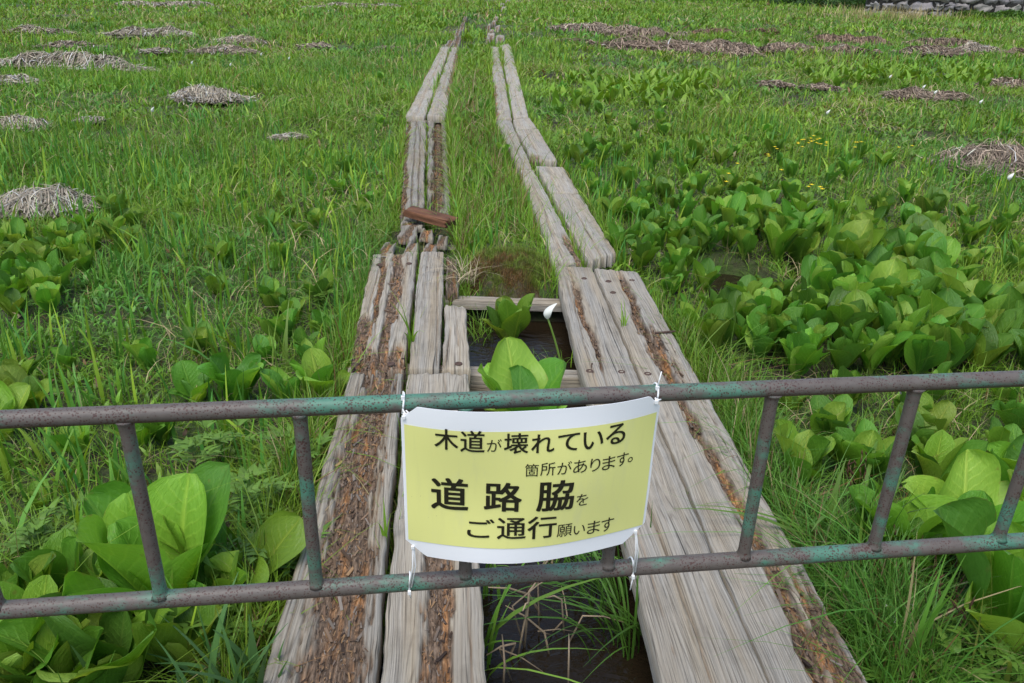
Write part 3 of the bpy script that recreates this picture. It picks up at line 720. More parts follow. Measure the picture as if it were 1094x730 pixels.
HERO = [  # px, py of base, leaf length, leaves, seed, label
    (185, 660, .47, 10, 501, 'large wavy-leaved green plant rising behind the bottom rail near the left balusters'),
    (245, 640, .36, 8, 520, 'broad-leaved plant between the large wavy plant and the second baluster, behind the bottom rail'),
    (75, 650, .28, 7, 521, 'broad-leaved plant behind the bottom rail left of the leftmost full baluster'),
    (120, 735, .36, 9, 502, 'big-leaved plant low under the bottom rail, in the lower left corner patch'),
    (20, 745, .30, 8, 503, 'broad-leaved plant cut by the bottom left corner of the view'),
    (258, 432, .30, 8, 504, 'broad-leaved plant with large upright leaves just above the top rail, left of the planks'),
    (345, 430, .27, 5, 505, 'plant with a single pointed dark leaf against the left plank edge above the rail'),
    (210, 428, .2, 6, 506, 'small broad-leaved plant left of the larger one above the top rail'),
    (35, 440, .24, 6, 507, 'light green broad-leaved plant above the top rail near the left margin'),
    (8, 475, .24, 6, 508, 'low leaf rosette crossed by the top rail at the left margin'),
    (150, 478, .19, 6, 509, 'small round-leaved plant behind the leftmost full baluster below the top rail'),
    (45, 545, .12, 5, 510, 'small dark curled-leaf plant between the rails near the left margin'),
    (905, 515, .26, 7, 511, 'broad-leaved plant just below the top rail between the right balusters'),
    (940, 600, .36, 8, 512, 'pale green wide-leaved plant crossed by the bottom rail beside a right baluster'),
    (1020, 605, .38, 8, 513, 'large plant with a dark broad leaf lying over the bottom rail, right side'),
    (1070, 700, .42, 9, 514, 'largest shaded broad-leaved plant in the lower right corner below the bottom rail'),
    (1080, 530, .26, 7, 515, 'broad-leaved plant beside the rightmost baluster between the rails'),
    (985, 478, .24, 6, 516, 'small broad-leaved plant under the top rail by the slanting right baluster'),
]
for (px_, py_, L_, nl, sd, lab) in HERO:
    put_plant(new_plant(sd, nl, L_, hi=True, wid=.56, spread=.5, upright=.2), px_, py_, lab)
# plants standing in the water of the gap
o = new_plant(601, 8, .36, hi=True, wid=.40, spread=.4, upright=.1); put_plant(o, 546, 372, 'bright upright bog plant standing in the open water gap behind the white flower', z=-.24)
hd = heading(560, 470, -.2)
o = mesh_np('bog_plant', *[x for x in plant_mesh(603, 8, .3, hi=True, specs=[(hd + 1.9, .12, .25, .40, .55), (hd + .9, .2, .35, .37, .62), (hd - .4, .35, .5, .33, .6), (hd - 1.3, .3, .6, .36, .55), (hd + 2.6, .2, .4, .3, .5), (hd - 1.9, .4, .6, .34, .5), (hd + 1.5, .5, .5, .28, .5), (hd - .9, .55, .6, .3, .5)])[:2]], M_LEAF) if False else None
V, F, uv, C = plant_mesh(603, 8, .3, hi=True, specs=[(hd - 2.6, .3, .4, .42, .72), (hd + 1.9, .3, .55, .36, .72), (hd - .5, .35, .5, .33, .6), (hd - 1.3, .3, .6, .36, .55), (hd + 3.0, .2, .4, .3, .5), (hd - 1.9, .4, .6, .34, .5), (hd + 1.6, .45, .5, .28, .5), (hd - .9, .5, .6, .32, .5)])
o = mesh_np('bog_plant', V, F, M_LEAF, col=C, uv=uv); put_plant(o, 560, 470, 'large round-leaved plant in the gap rising behind the top of the yellow notice', rz=0, z=-.24)

VARS = []
for i in range(7):
    V, F, uv, C = plant_mesh(700 + i, [9, 10, 11, 12, 10, 9, 8][i], 1.0, wid=.43, spread=.36, upright=.14)
    VARS.append((V, F, uv, C))
PROTO = [None] * 7
def cluster_plant(px_, py_, L_, label, group):
    v = int(rng.integers(0, 7))
    if PROTO[v] is None:
        PROTO[v] = mesh_np('bog_plant', *VARS[v][:2], M_LEAF, col=VARS[v][3], uv=VARS[v][2]); o = PROTO[v]
    else:
        o = PROTO[v].copy(); COL.objects.link(o)
    return put_plant(o, px_, py_, label, sc=L_, group=group)
def inpoly(p, poly):
    x, y = p; c = False; n = len(poly)
    for i in range(n):
        x1, y1 = poly[i]; x2, y2 = poly[(i + 1) % n]
        if (y1 > y) != (y2 > y) and x < (x2 - x1) * (y - y1) / (y2 - y1) + x1: c = not c
    return c
CL = [  # polygon, count, leaf length range, label, group, min spacing in metres
    ([(868, 330), (880, 285), (915, 262), (985, 278), (1010, 320), (985, 345), (905, 350)], 20, (.32, .44), 'large lettuce-like plant in the tallest clump right of the boardwalk', 'big leafy plants in the tallest clump', .15),
    ([(890, 400), (905, 352), (990, 348), (1060, 345), (1110, 370), (1110, 410), (960, 405)], 24, (.30, .42), 'large bright-leaved plant of the clump close behind the top rail on the right', 'big leafy plants behind the top rail', .14),
    ([(735, 352), (800, 325), (850, 335), (880, 390), (850, 410), (790, 390)], 20, (.25, .36), 'broad-leaved plant in the clump between the right planks and the tallest clump', 'leafy plants beside the right planks', .14),
    ([(655, 275), (700, 252), (745, 262), (770, 330), (730, 330), (695, 300)], 14, (.22, .3), 'broad-leaved plant at the edge of the right planks near the small pool', 'leafy plants by the small pool', .14),
    ([(740, 262), (800, 238), (865, 252), (875, 282), (820, 285), (770, 285)], 20, (.24, .34), 'leafy plant in the row just behind the small pool', 'leafy plants behind the pool', .15),
    ([(640, 245), (690, 205), (770, 195), (850, 215), (865, 240), (790, 235), (700, 250)], 26, (.2, .28), 'leafy plant of the dense middle patch near the yellow flowers', 'leafy plants of the middle patch', .18),
    ([(880, 225), (960, 215), (1080, 245), (1100, 300), (1020, 290), (930, 255)], 18, (.2, .28), 'leafy plant in the grass between the tallest clump and the right margin', 'leafy plants near the right margin', .22),
    ([(600, 190), (625, 135), (720, 128), (850, 150), (960, 175), (930, 205), (800, 190), (690, 200), (640, 225)], 38, (.18, .26), 'small leafy plant scattered through the upper right meadow', 'leafy plants of the upper right meadow', .3),
    ([(560, 130), (590, 85), (670, 75), (760, 100), (740, 125), (620, 130)], 22, (.16, .26), 'distant leafy plant right of the far planks', 'leafy plants right of the far planks', .4),
    ([(0, 345), (5, 300), (40, 295), (75, 320), (70, 340), (30, 350)], 11, (.2, .28), 'broad-leaved plant in the lower of two clumps beside the left margin', 'leafy plants of the lower left clump', .15),
    ([(0, 300), (10, 270), (60, 265), (80, 285), (70, 300)], 10, (.2, .26), 'broad-leaved plant in the clump just below the pale straw heap', 'leafy plants below the straw heap', .17),
    ([(85, 300), (85, 250), (120, 232), (150, 250), (140, 290), (110, 305)], 11, (.18, .24), 'round-leaved plant right of the pale straw heap on the left', 'leafy plants beside the straw heap', .17),
    ([(280, 400), (290, 330), (330, 310), (360, 330), (345, 380)], 6, (.18, .25), 'broad-leaved plant half hidden in grass left of the cracked planks', 'leafy plants in the grass left of the planks', .2),
    ([(230, 330), (150, 300), (180, 200), (330, 170), (400, 200), (330, 280)], 12, (.14, .2), 'small broad leaf tuft lost in the left meadow grass', 'leaf tufts in the left meadow', .3),
    ([(478, 240), (470, 205), (480, 130), (500, 70), (522, 70), (525, 130), (545, 190), (545, 235)], 22, (.15, .23), 'leafy plant on the grass strip between the two tracks', 'leafy plants between the tracks', .3),
    ([(380, 130), (420, 60), (450, 60), (425, 150)], 6, (.13, .2), 'leafy plant along the outer edge of the far left planks', 'leafy plants by the far left planks', .4),
    ([(770, 470), (800, 425), (880, 440), (1094, 430), (1094, 500), (960, 520), (880, 500)], 12, (.18, .28), 'broad-leaved plant in the grass just under the top rail on the right', 'leafy plants under the top rail', .22),
    ([(840, 520), (900, 540), (960, 640), (1094, 640), (1094, 560), (900, 500)], 9, (.22, .34), 'broad-leaved plant among the reeds around the bottom rail on the right', 'leafy plants around the bottom rail', .2),
    ([(0, 420), (60, 380), (200, 370), (340, 390), (330, 470), (60, 500), (0, 500)], 9, (.15, .24), 'small broad-leaved plant in the grass around the top rail on the left', 'leafy plants around the left rail', .24),
    ([(0, 690), (20, 640), (120, 620), (240, 660), (220, 740), (20, 760)], 8, (.2, .3), 'broad-leaved plant low in the lower left corner patch under the bottom rail', 'leafy plants of the lower left corner', .17),
    ([(700, 320), (690, 280), (650, 240), (600, 170), (640, 160), (720, 250), (745, 330)], 14, (.18, .26), 'broad-leaved plant along the outer edge of the right planks', 'leafy plants along the right planks', .2),
    ([(380, 260), (330, 250), (300, 330), (250, 340), (300, 200), (410, 180)], 10, (.14, .22), 'broad-leaved plant half hidden by tall grass left of the rotting boards', 'leafy plants left of the rotting boards', .25),
    ([(880, 92), (1000, 78), (1094, 88), (1094, 100), (960, 100)], 12, (.2, .3), 'distant yellow green leafy plant in the band below the brown straw', 'leafy plants below the brown straw band', .6),
]
for poly, n, (l0, l1), lab, grp, sp in CL:
    pts = np.array(poly); got = []; tries = 0
    while len(got) < n and tries < 3000:
        tries += 1
        p = (rng.uniform(pts[:, 0].min(), pts[:, 0].max()), rng.uniform(pts[:, 1].min(), pts[:, 1].max()))
        if not inpoly(p, poly): continue
        w_ = back(*p, -.12)
        if any(np.hypot(w_[0] - a[0], w_[1] - a[1]) < sp for a in got): continue
        if on_board(np.array([w_[0]]), np.array([w_[1]]), -.06)[0]: continue
        if near_px(np.array([w_[0]]), np.array([w_[1]]), POOLS)[0]: continue
        got.append(w_); cluster_plant(*p, rng.uniform(l0, l1), lab, grp)
# far leafy patches: too many and too small to count
def far_leaf():
    P = []
    for (cx, cy, rx, ry, n) in [(620, 18, 70, 9, 260), (590, 8, 40, 6, 160), (700, 12, 60, 6, 120), (430, 12, 90, 8, 180), (505, 55, 12, 26, 70), (960, 82, 120, 10, 140), (690, 100, 90, 20, 130), (450, 25, 40, 10, 120), (760, 8, 120, 4, 150)]:
        for _ in range(n):
            px_, py_ = cx + rng.normal(0, .45) * rx, cy + rng.normal(0, .45) * ry
            if py_ < -16: continue
            P.append(back(px_, py_, -.12))
    P = np.array(P); P = P[~on_board(P[:, 0], P[:, 1], -.02)]
    for q in FRAGS: P = P[np.hypot(P[:, 0] - q[0], P[:, 1] - q[1]) > .6]
    P = np.repeat(P, 5, 0); P[:, :2] += rng.normal(0, .09, (len(P), 2)); n = len(P)
    dist = np.hypot(P[:, 0], P[:, 1]); P[:, 2] = ground_z(P[:, 0], P[:, 1])
    j = rng.random((n, 1)); c = np.array([.12, .26, .02]) * (1 - j) + np.array([.19, .31, .035]) * j
    return blades(P, rng.uniform(.14, .34, n), rng.uniform(.06, .13, n), rng.uniform(0, 6.28, n), rng.uniform(.2, 1.1, n), c * rng.normal(1, .12, (n, 1)), L=5)
V, F, C = far_leaf(); tag(mesh_np('far_leaf_cover', V, F, M_GRASS, col=C), 'bright leafy ground cover in the far meadow', kind='stuff')

# ------------------------------------------------------------------ straw heaps
def straw_heap(px_, py_, wpx, label, red=0.0, hk=.28, group=None, n=None, aspect=.62):
    p = back(px_, py_, -.1); dist = np.linalg.norm(p - CAM); R = wpx / FPX * dist
    gz = float(ground_z(np.array([p[0]]), np.array([p[1]]))[0])
    rx, ry = R, max(R * aspect, .12); H = min(.4, R * hk * 1.05)
    n = n or int(np.clip(750 * (R / .3), 500, 1600))
    nb_ = 3 if R < 1 else 5
    bumps = [(rng.normal(0, .45), rng.normal(0, .4), rng.uniform(.22, .5), rng.uniform(.45, 1)) for _ in range(nb_ + 2)]
    def top(u, v):
        z = np.zeros_like(u)
        for bx, by, br, bh in bumps: z = np.maximum(z, bh * np.exp(-((u - bx) ** 2 + (v - by) ** 2) / br ** 2))
        z = .45 * z + .75 * np.clip(fbm(u * 2.3 + px_, v * 2.3 + py_, 41, 3) - .22, 0, 1)
        return H * z * np.clip(1.25 * (1 - (u ** 2 + v ** 2)), 0, 1) ** .6
    # core mound
    k = 20; a = np.linspace(0, 2 * math.pi, k, endpoint=False); V = []; 
    for rr in np.linspace(.95, 0.02, 8):
        u = rr * np.cos(a) * (1 + .2 * (vn(np.cos(a) * 3 + px_, np.sin(a) * 3 + py_, 3) - .5)); v = rr * np.sin(a)
        V.append(np.stack([u * rx, v * ry, top(u, v) * .85 - .02 + (vn(u * 9, v * 9, 5) - .5) * .1 * H], 1))
    V = np.concatenate(V); F = [(i * k + j, i * k + (j + 1) % k, (i + 1) * k + (j + 1) % k, (i + 1) * k + j) for i in range(7) for j in range(k)]
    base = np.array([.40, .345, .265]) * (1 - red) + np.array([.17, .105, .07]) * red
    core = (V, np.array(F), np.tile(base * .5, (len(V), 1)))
    # strands
    r_ = np.sqrt(rng.random(n)) * 1.05; th = rng.uniform(0, 6.28, n); rag = .6 + .75 * vn(np.cos(th) * 2.2 + px_, np.sin(th) * 2.2 + py_, 43); u0 = r_ * rag * np.cos(th); v0 = r_ * rag * np.sin(th)
    main = rng.uniform(0, 3.14); az = main + rng.normal(0, .75, n) + (rng.random(n) < .5) * math.pi
    Ls = rng.uniform(.08, .3, n) * np.clip(R / .4, .6, 1.5); t = np.linspace(-.5, .5, 5)[None]
    cv = rng.normal(0, .5, n)[:, None]
    aa = az[:, None] + cv * t
    x = (u0 * rx)[:, None] + np.cos(aa) * t * Ls[:, None]; y = (v0 * ry)[:, None] + np.sin(aa) * t * Ls[:, None]
    z = top(x / rx, y / ry) + rng.uniform(.0, .035, n)[:, None] * np.clip(R / .3, .5, 1.6) + rng.normal(0, .09, n)[:, None] * t * Ls[:, None] * 2
    z = np.maximum(z, -.02)
    P = np.stack([x, y, z], -1); sd = az + math.pi / 2
    S = np.stack([np.cos(sd), np.sin(sd), rng.normal(0, .4, n)], 1)
    wd = np.maximum(.003, dist * .00042) * rng.uniform(.5, 1.2, n)
    c = np.clip(base * rng.lognormal(.05, .5, n)[:, None], 0, .62)
    rb = ribbons(P, S, wd[:, None] * np.array([.5, 1, 1, .9, .4])[None], c)
    V, F, C = join([core, rb])
    o = mesh_np('straw_heap', V, F, M_STRAW, col=C); o.location = (p[0], p[1], gz + .05)
    tag(o, label, 'straw', group); PLANT_XY.append((p[0], p[1], R * .75, .42)); return o
straw_heap(222, 110, 34, 'pale tangled straw heap alone in the middle of the left meadow', hk=.45, aspect=.5)
straw_heap(48, 226, 48, 'large bleached straw heap spilling between green leaves near the left margin', hk=.42, aspect=.7)
straw_heap(22, 142, 26, 'pale straw tuft at the left margin above the largest straw heap', hk=.45)
straw_heap(98, 135, 12, 'tiny straw wisp right of the pale tuft near the left margin')
straw_heap(308, 150, 16, 'small greyish straw tuft left of the rotting boards')
straw_heap(70, 74, 68, 'long low row of grey straw in the upper left meadow', aspect=.3)
straw_heap(15, 92, 26, 'pale straw clump left below the long straw row', aspect=.4)
straw_heap(42, 38, 29, 'flat brownish straw patch high on the left near the margin', .3, aspect=.4)
straw_heap(255, 45, 29, 'dark grey straw heap, upper one of a close pair in the far left meadow', .35, aspect=.5)
straw_heap(242, 60, 33, 'dark grey straw heap, lower one of a close pair in the far left meadow', .35, aspect=.5)
straw_heap(165, 41, 40, 'thin pale straw streak left of the dark straw pair', aspect=.25)
straw_heap(172, 58, 15, 'small pale straw tuft below the thin straw streak')
straw_heap(80, 53, 26, 'brown grey straw streak above the long straw row', .3, aspect=.3)
straw_heap(338, 50, 15, 'faint small straw tuft between the dark pair and the far planks', .3)
straw_heap(415, 55, 13, 'faint brown straw tuft beside the far left planks', .4)
straw_heap(402, 56, 7, 'tiny straw wisp next to the faint brown tuft', .3)
straw_heap(180, 8, 55, 'wide pale straw band at the top of the left meadow', .1, aspect=.25)
straw_heap(385, 10, 48, 'pale straw band at the top left of the far tracks', .1, aspect=.25)
straw_heap(625, 36, 42, 'leftmost grey brown straw heap of the long band right of the tracks', .5, aspect=.4)
straw_heap(615, 50, 22, 'small brown straw heap just below the leftmost one of the band', .75, aspect=.5)
straw_heap(690, 40, 52, 'brown straw heap second in the long band right of the tracks', .6, aspect=.35)
straw_heap(705, 52, 65, 'broad brown straw heap in the middle of the long band', .65, aspect=.4)
straw_heap(768, 55, 44, 'tallest brown straw heap of the long band', .65, hk=.36, aspect=.5)
straw_heap(765, 37, 23, 'reddish straw mound behind the tallest brown heap', .95, aspect=.5)
straw_heap(817, 38, 14, 'small red brown mound at the back of the band', 1.0, hk=.4)
straw_heap(842, 55, 31, 'brown straw heap right of the tallest one', .65, aspect=.45)
straw_heap(905, 47, 42, 'flat red brown straw strip in the right meadow', .85, aspect=.3)
straw_heap(900, 60, 39, 'flat brown straw strip in front of the red brown strip', .65, aspect=.35)
straw_heap(1000, 61, 34, 'brown straw clump left of the grey tuft below the stone wall', .6, aspect=.4)
straw_heap(1043, 60, 20, 'grey straw tuft standing out among brown ones below the stone wall', .2, hk=.5)
straw_heap(1080, 62, 29, 'brown straw heap at the right margin below the stone wall', .75, aspect=.5)
straw_heap(1005, 49, 36, 'thin brown straw streak under the stone wall', .7, aspect=.25)
straw_heap(825, 93, 18, 'small dark straw heap, left one of two below the long band', .55)
straw_heap(878, 95, 18, 'small dark straw heap, right one of two below the long band', .55)
straw_heap(972, 107, 29, 'brown straw patch dotted with white flowers in the right meadow', .6, aspect=.45)
straw_heap(1012, 107, 21, 'brown straw patch next to the one dotted with white flowers', .6, aspect=.45)
straw_heap(1075, 94, 29, 'dark low straw strip at the right margin', .6, aspect=.3)
straw_heap(1072, 180, 60, 'big brown straw heap at the right margin above the leafy clumps', .55, aspect=.7, hk=.36)

# ------------------------------------------------------------------ moss mound, gap plants, debris
def patch(poly, n):
    pts = np.array(poly); out = []
    while len(out) < n:
        p = (rng.uniform(pts[:, 0].min(), pts[:, 0].max()), rng.uniform(pts[:, 1].min(), pts[:, 1].max()))
        if inpoly(p, poly): out.append(back(*p, -.05))
    return np.array(out)
k = 26; U, Vv = np.meshgrid(np.linspace(-1, 1, k), np.linspace(-1, 1, k), indexing='ij')
mc = np.array([back(543, 318, -.085)[0], YS + .36, -.02]); rr = np.sqrt(U ** 2 + Vv ** 2)
z = .17 * np.clip(1 - rr ** 2, 0, 1) ** .6 + (fbm(U * 4, Vv * 4, 7, 3) - .5) * .11 - .10
V = np.stack([U * .27, Vv * .33, z], -1).reshape(-1, 3)
idx = np.arange(k * k).reshape(k, k); F = np.stack([idx[:-1, :-1], idx[1:, :-1], idx[1:, 1:], idx[:-1, 1:]], -1).reshape(-1, 4)
cm = np.tile(np.array([.06, .045, .018]), (len(V), 1))
n = 20000; u = rng.uniform(-1, 1, n); v = rng.uniform(-1, 1, n); keep = u ** 2 + v ** 2 < 1; u, v = u[keep], v[keep]; n = len(u)
zz = .17 * np.clip(1 - (u * u + v * v), 0, 1) ** .6 + (fbm(u * 4, v * 4, 7, 3) - .5) * .11 - .10
j = fbm(u * 3, v * 3, 19, 3)[:, None]; f = np.clip((j - .42) * 5, 0, 1)
f = np.where(rng.random((n, 1)) < .12, 1, f); c = np.array([.15, .088, .032]) * (1 - f) + np.array([.13, .2, .026]) * f; c *= rng.uniform(.5, 1.5, (n, 1))
bl = blades(np.stack([u * .27, v * .33, zz - .004], 1), rng.lognormal(math.log(.028), .45, n), rng.uniform(.0015, .0032, n), rng.uniform(0, 6.28, n), rng.uniform(0, 1.2, n), c, L=3)
V, F, C = join([(V, F, cm), bl]); o = mesh_np('moss_mound', V, F, M_GRASS, col=C); o.location = mc
tag(o, 'brown and olive moss mound between the tracks at the far end of the water gap', 'moss')
# grass strip between tracks beyond the mound is denser and taller
P = patch([(490, 270), (480, 240), (482, 190), (480, 120), (497, 50), (522, 50), (525, 130), (548, 190), (572, 240), (590, 262), (560, 250), (520, 250)], 5200)
kk = ~blocked(P[:, 0], P[:, 1], -.005); P = P[kk]; n = len(P); P[:, 2] = ground_z(P[:, 0], P[:, 1])
dist = np.hypot(P[:, 0], P[:, 1])
V, F, C = blades(P, rng.lognormal(math.log(.19), .35, n), np.maximum(.0045, dist * .001) * rng.uniform(.7, 1.4, n), rng.uniform(0, 6.28, n), rng.gamma(2, .28, n).clip(0, 1.5), pick_col(P[:, 0], P[:, 1], n, .1, .16), L=5)
tag(mesh_np('strip_grass', V, F, M_GRASS, col=C), 'tall rough grass on the strip between the two tracks', kind='stuff')
# dense fringe right of the near planks and left of the railings
for poly, num, hm, lab in (([(735, 400), (700, 330), (740, 350), (800, 420), (850, 520), (960, 620), (1010, 745), (945, 745), (840, 560), (780, 470)], 7000, .2, 'dark arching sedge along the outer edge of the right planks'),
                      ([(395, 300), (370, 390), (345, 480), (300, 640), (255, 745), (215, 745), (270, 600), (310, 470), (345, 380), (375, 260), (420, 180), (425, 235)], 5200, .17, 'dense grass along the outer edge of the left planks')):
    P = patch(poly, num); P = P[~on_board(P[:, 0], P[:, 1], -.004)]; n = len(P); P[:, 2] = ground_z(P[:, 0], P[:, 1]).clip(-.17, 0)
    c = pick_col(P[:, 0], P[:, 1], n, .05, .06) * .85
    V, F, C = blades(P, rng.lognormal(math.log(hm), .32, n), rng.uniform(.003, .007, n), rng.uniform(0, 6.28, n), rng.gamma(2.2, .34, n).clip(0, 1.7), c, L=6, droop=.4)
    tag(mesh_np('edge_sedge', V, F, M_GRASS, col=C), lab, kind='stuff')

def tuft(px_, py_, z, n, h, w, label, spread=.05, col=None, leanm=.45, name='sedge_tuft', cat='sedge', mat=None, yaw=None, ys=3.1):
    p = back(px_, py_, z); u = rng.normal(0, spread, n); v = rng.normal(0, spread, n)
    c = (pick_col(np.full(n, p[0]) + u, np.full(n, p[1]) + v, n, .03, .0) if col is None else np.array(col) * rng.uniform(.6, 1.3, (n, 1)))
    yw = rng.uniform(0, 6.28, n) if yaw is None else yaw + rng.uniform(-ys, ys, n)
    V, F, C = blades(np.stack([u, v, np.zeros(n)], 1), h * rng.uniform(.5, 1.25, n), w * rng.uniform(.6, 1.3, n), yw, rng.gamma(3, leanm / 3, n).clip(0, 1.8), c, L=8, droop=.42, twist=rng.normal(0, .3, n))
    o = mesh_np(name, V, F, mat or M_GRASS, col=C); o.location = p; tag(o, label, cat); return o
tuft(668, 690, -.23, 42, .34, .008, 'dark green sedge tuft arching over the water against the right plank, at the bottom', .05, col=(.06, .15, .022), leanm=.8, yaw=2.9, ys=1.2)
tuft(645, 640, -.23, 46, .32, .008, 'sedge tuft in the gap directly under the lower right corner of the notice', .06, col=(.06, .16, .022), leanm=.75, yaw=2.9, ys=1.4)
tuft(610, 600, -.23, 40, .26, .007, 'sedge tuft behind the bottom edge of the notice', .07, leanm=.7)
tuft(508, 720, -.22, 7, .40, .014, 'few long arching light green blades leaning over the dark water from the left plank', .02, leanm=1.1, yaw=.2, ys=.7)
tuft(520, 640, -.22, 7, .3, .012, 'thin reed blades standing beside the left plank under the notice', .02, leanm=.3)
tuft(512, 360, -.22, 55, .16, .004, 'fine fern-like green tuft at the left edge of the open water', .05, leanm=.9)
tuft(590, 392, -.12, 26, .1, .004, 'small mossy grass tuft on the end of the pale sleeper', .03, leanm=.9)
tuft(440, 372, -.03, 7, .22, .011, 'single grass sprout growing out of the seam between the cracked planks', .008, leanm=.35)
tuft(665, 352, -.02, 6, .15, .007, 'grass sprig growing from the seam between the smooth planks', .006, leanm=.6)
tuft(500, 300, -.06, 70, .2, .005, 'bleached dead grass tangle beside the moss mound', .05, col=(.45, .37, .24), leanm=1.3, name='dead_grass_tuft', cat='dead grass', mat=M_STRAW)
tuft(413, 585, -.04, 4, .14, .010, 'grass blade poking up through the seam of the near left planks', .006, leanm=.3)
tuft(960, 735, -.13, 5, .52, .02, 'tall reed with a wide blade standing in front of the bottom rail on the right', .012, leanm=.22)
tuft(1055, 740, -.13, 8, .46, .014, 'tall yellowish reed blades in the lower right corner', .03, leanm=.35, col=(.2, .25, .05))
tuft(255, 760, -.13, 26, .3, .022, 'broad blue green reed blades in front of the bottom rail beside the left plank', .06, leanm=.45, col=(.07, .165, .05))
tuft(95, 775, -.13, 14, .26, .022, 'blue green reed blades at the bottom margin under the large leaves', .05, leanm=.5, col=(.07, .16, .05))
tuft(905, 600, -.13, 26, .34, .020, 'wide arching blades behind the bottom rail on the right', .07, leanm=.8, col=(.10, .2, .03))
tuft(310, 400, -.13, 10, .34, .014, 'tall pale reed blades left of the cracked planks', .05, leanm=.25, col=(.14, .24, .04))
tuft(210, 400, -.13, 9, .34, .014, 'tall pale reed blades among the broad leaves above the left rail', .07, leanm=.4, col=(.16, .25, .04))
# brown sedge flower spikes
for i, (x_, y_, nn, lab) in enumerate([(985, 690, 9, 'brown sedge flower spikes below the bottom rail near the white flowers'), (1010, 640, 7, 'brown sedge flower spikes against the large shaded leaves'), (905, 560, 6, 'brown sedge flower spikes beside the right plank edge')]):
    a = Acc(); p = back(x_, y_, -.13)
    for q in range(nn):
        b0 = np.array([rng.normal(0, .06), rng.normal(0, .06), 0]); t = b0 + np.array([rng.normal(0, .04), rng.normal(0, .04), rng.uniform(.18, .28)])
        a.tube([b0, (b0 + t) / 2, t], [.0012] * 3, 5, (.13, .12, .04))
        for s_ in range(4):
            c0 = t + (b0 - t) * .1 * s_; d = np.array([rng.normal(0, .006), rng.normal(0, .006), .014]); a.tube([c0 - d, c0, c0 + d], [.001, .0032, .001], 5, np.array([.085, .04, .022]) * rng.uniform(.6, 1.4))
    o = a.build('sedge_spike', M_DEB); o.location = p; tag(o, lab, 'sedge')
# dead stalks over the water
a = Acc(); p = back(575, 700, -.22)
for q in range(15):
    b0 = np.array([rng.normal(-.02, .07), rng.normal(0.05, .09), 0]); hgt = rng.uniform(.06, .2)
    m = b0 + np.array([rng.normal(0, .03), rng.normal(0, .03), hgt]); t = m + np.array([rng.normal(0.02, .08), rng.normal(0, .05), rng.normal(.0, .04)])
    a.tube([b0, b0 * .5 + m * .5, m, m * .5 + t * .5 + np.array([0, 0, .01]), t], np.array([.003, .0032, .003, .0024, .0014]) * rng.uniform(.6, 1.3), 6, np.array([.33, .25, .16]) * rng.uniform(.5, 1.3))
o = a.build('dead_stalks', M_DEB); o.location = p; tag(o, 'broken dead brown stalks standing in the dark water under the bottom rail', 'dead stalks')

# rotten wood chips lying on the boards
parts_V, parts_F, parts_C, b = [], [], [], 0
for P, rot in [DEBRIS[i_] for i_ in (0, 1, 2, 6, 7, NR1, NR1 + 1)]:
    w = rot.ravel() ** 2; Pp = P.reshape(-1, 3); dist = Pp[:, 1].mean()
    near = w * (Pp[:, 1] > 1.0); tot = near.sum()
    if tot < 5: continue
    area = tot / len(w) * np.linalg.norm(P[-1, 0] - P[0, 0]) * np.linalg.norm(P[0, -1] - P[0, 0])
    n = int(np.clip(area * 9000, 20, 2000)); ii = rng.choice(len(w), n, p=near / tot)
    al = (P[-1, P.shape[1] // 2] - P[0, P.shape[1] // 2]); a0 = math.atan2(al[1], al[0])
    az = a0 + rng.normal(0, .28, n) * (1 + 3 * (rng.random(n) < .2)); L_ = rng.lognormal(math.log(.0085), .75, n).clip(.003, .06); wd = L_ * rng.uniform(.05, .16, n) + .001; hh = wd * .5
    X = np.stack([np.cos(az), np.sin(az), rng.normal(0, .22, n)], 1); Yv = np.stack([-np.sin(az), np.cos(az), rng.normal(0, .3, n)], 1); Zv = np.cross(X, Yv)
    c = Pp[ii] + rng.normal(0, .004, (n, 3)); c[:, 2] = Pp[ii][:, 2] + rng.uniform(.001, .007, n)
    cs = [c + sx * X * L_[:, None] / 2 * (1 if sz > 0 else .9) + sy * Yv * wd[:, None] / 2 + sz * Zv * hh[:, None] / 2 for sx in (-1, 1) for sy in (-1, 1) for sz in (-1, 1)]
    V = np.stack(cs, 1).reshape(-1, 3); q = np.array([(0, 1, 3, 2), (4, 6, 7, 5), (0, 4, 5, 1), (2, 3, 7, 6), (0, 2, 6, 4), (1, 5, 7, 3)])
    F = (np.arange(n)[:, None, None] * 8 + q[None]).reshape(-1, 4)
    pal = np.array([(.15, .095, .06), (.25, .165, .105), (.24, .205, .17), (.07, .045, .032), (.36, .22, .11), (.22, .165, .125)])
    cc = np.repeat(pal[rng.integers(0, 6, n)] * rng.uniform(.6, 1.2, (n, 1)), 8, 0)
    parts_V.append(V); parts_F.append(F + b); parts_C.append(cc); b += len(V)
o = mesh_np('wood_debris', np.concatenate(parts_V), np.concatenate(parts_F), M_DEB, col=np.concatenate(parts_C), smooth=False)
tag(o, 'loose brown wood splinters lying on the rotten boards', kind='stuff')

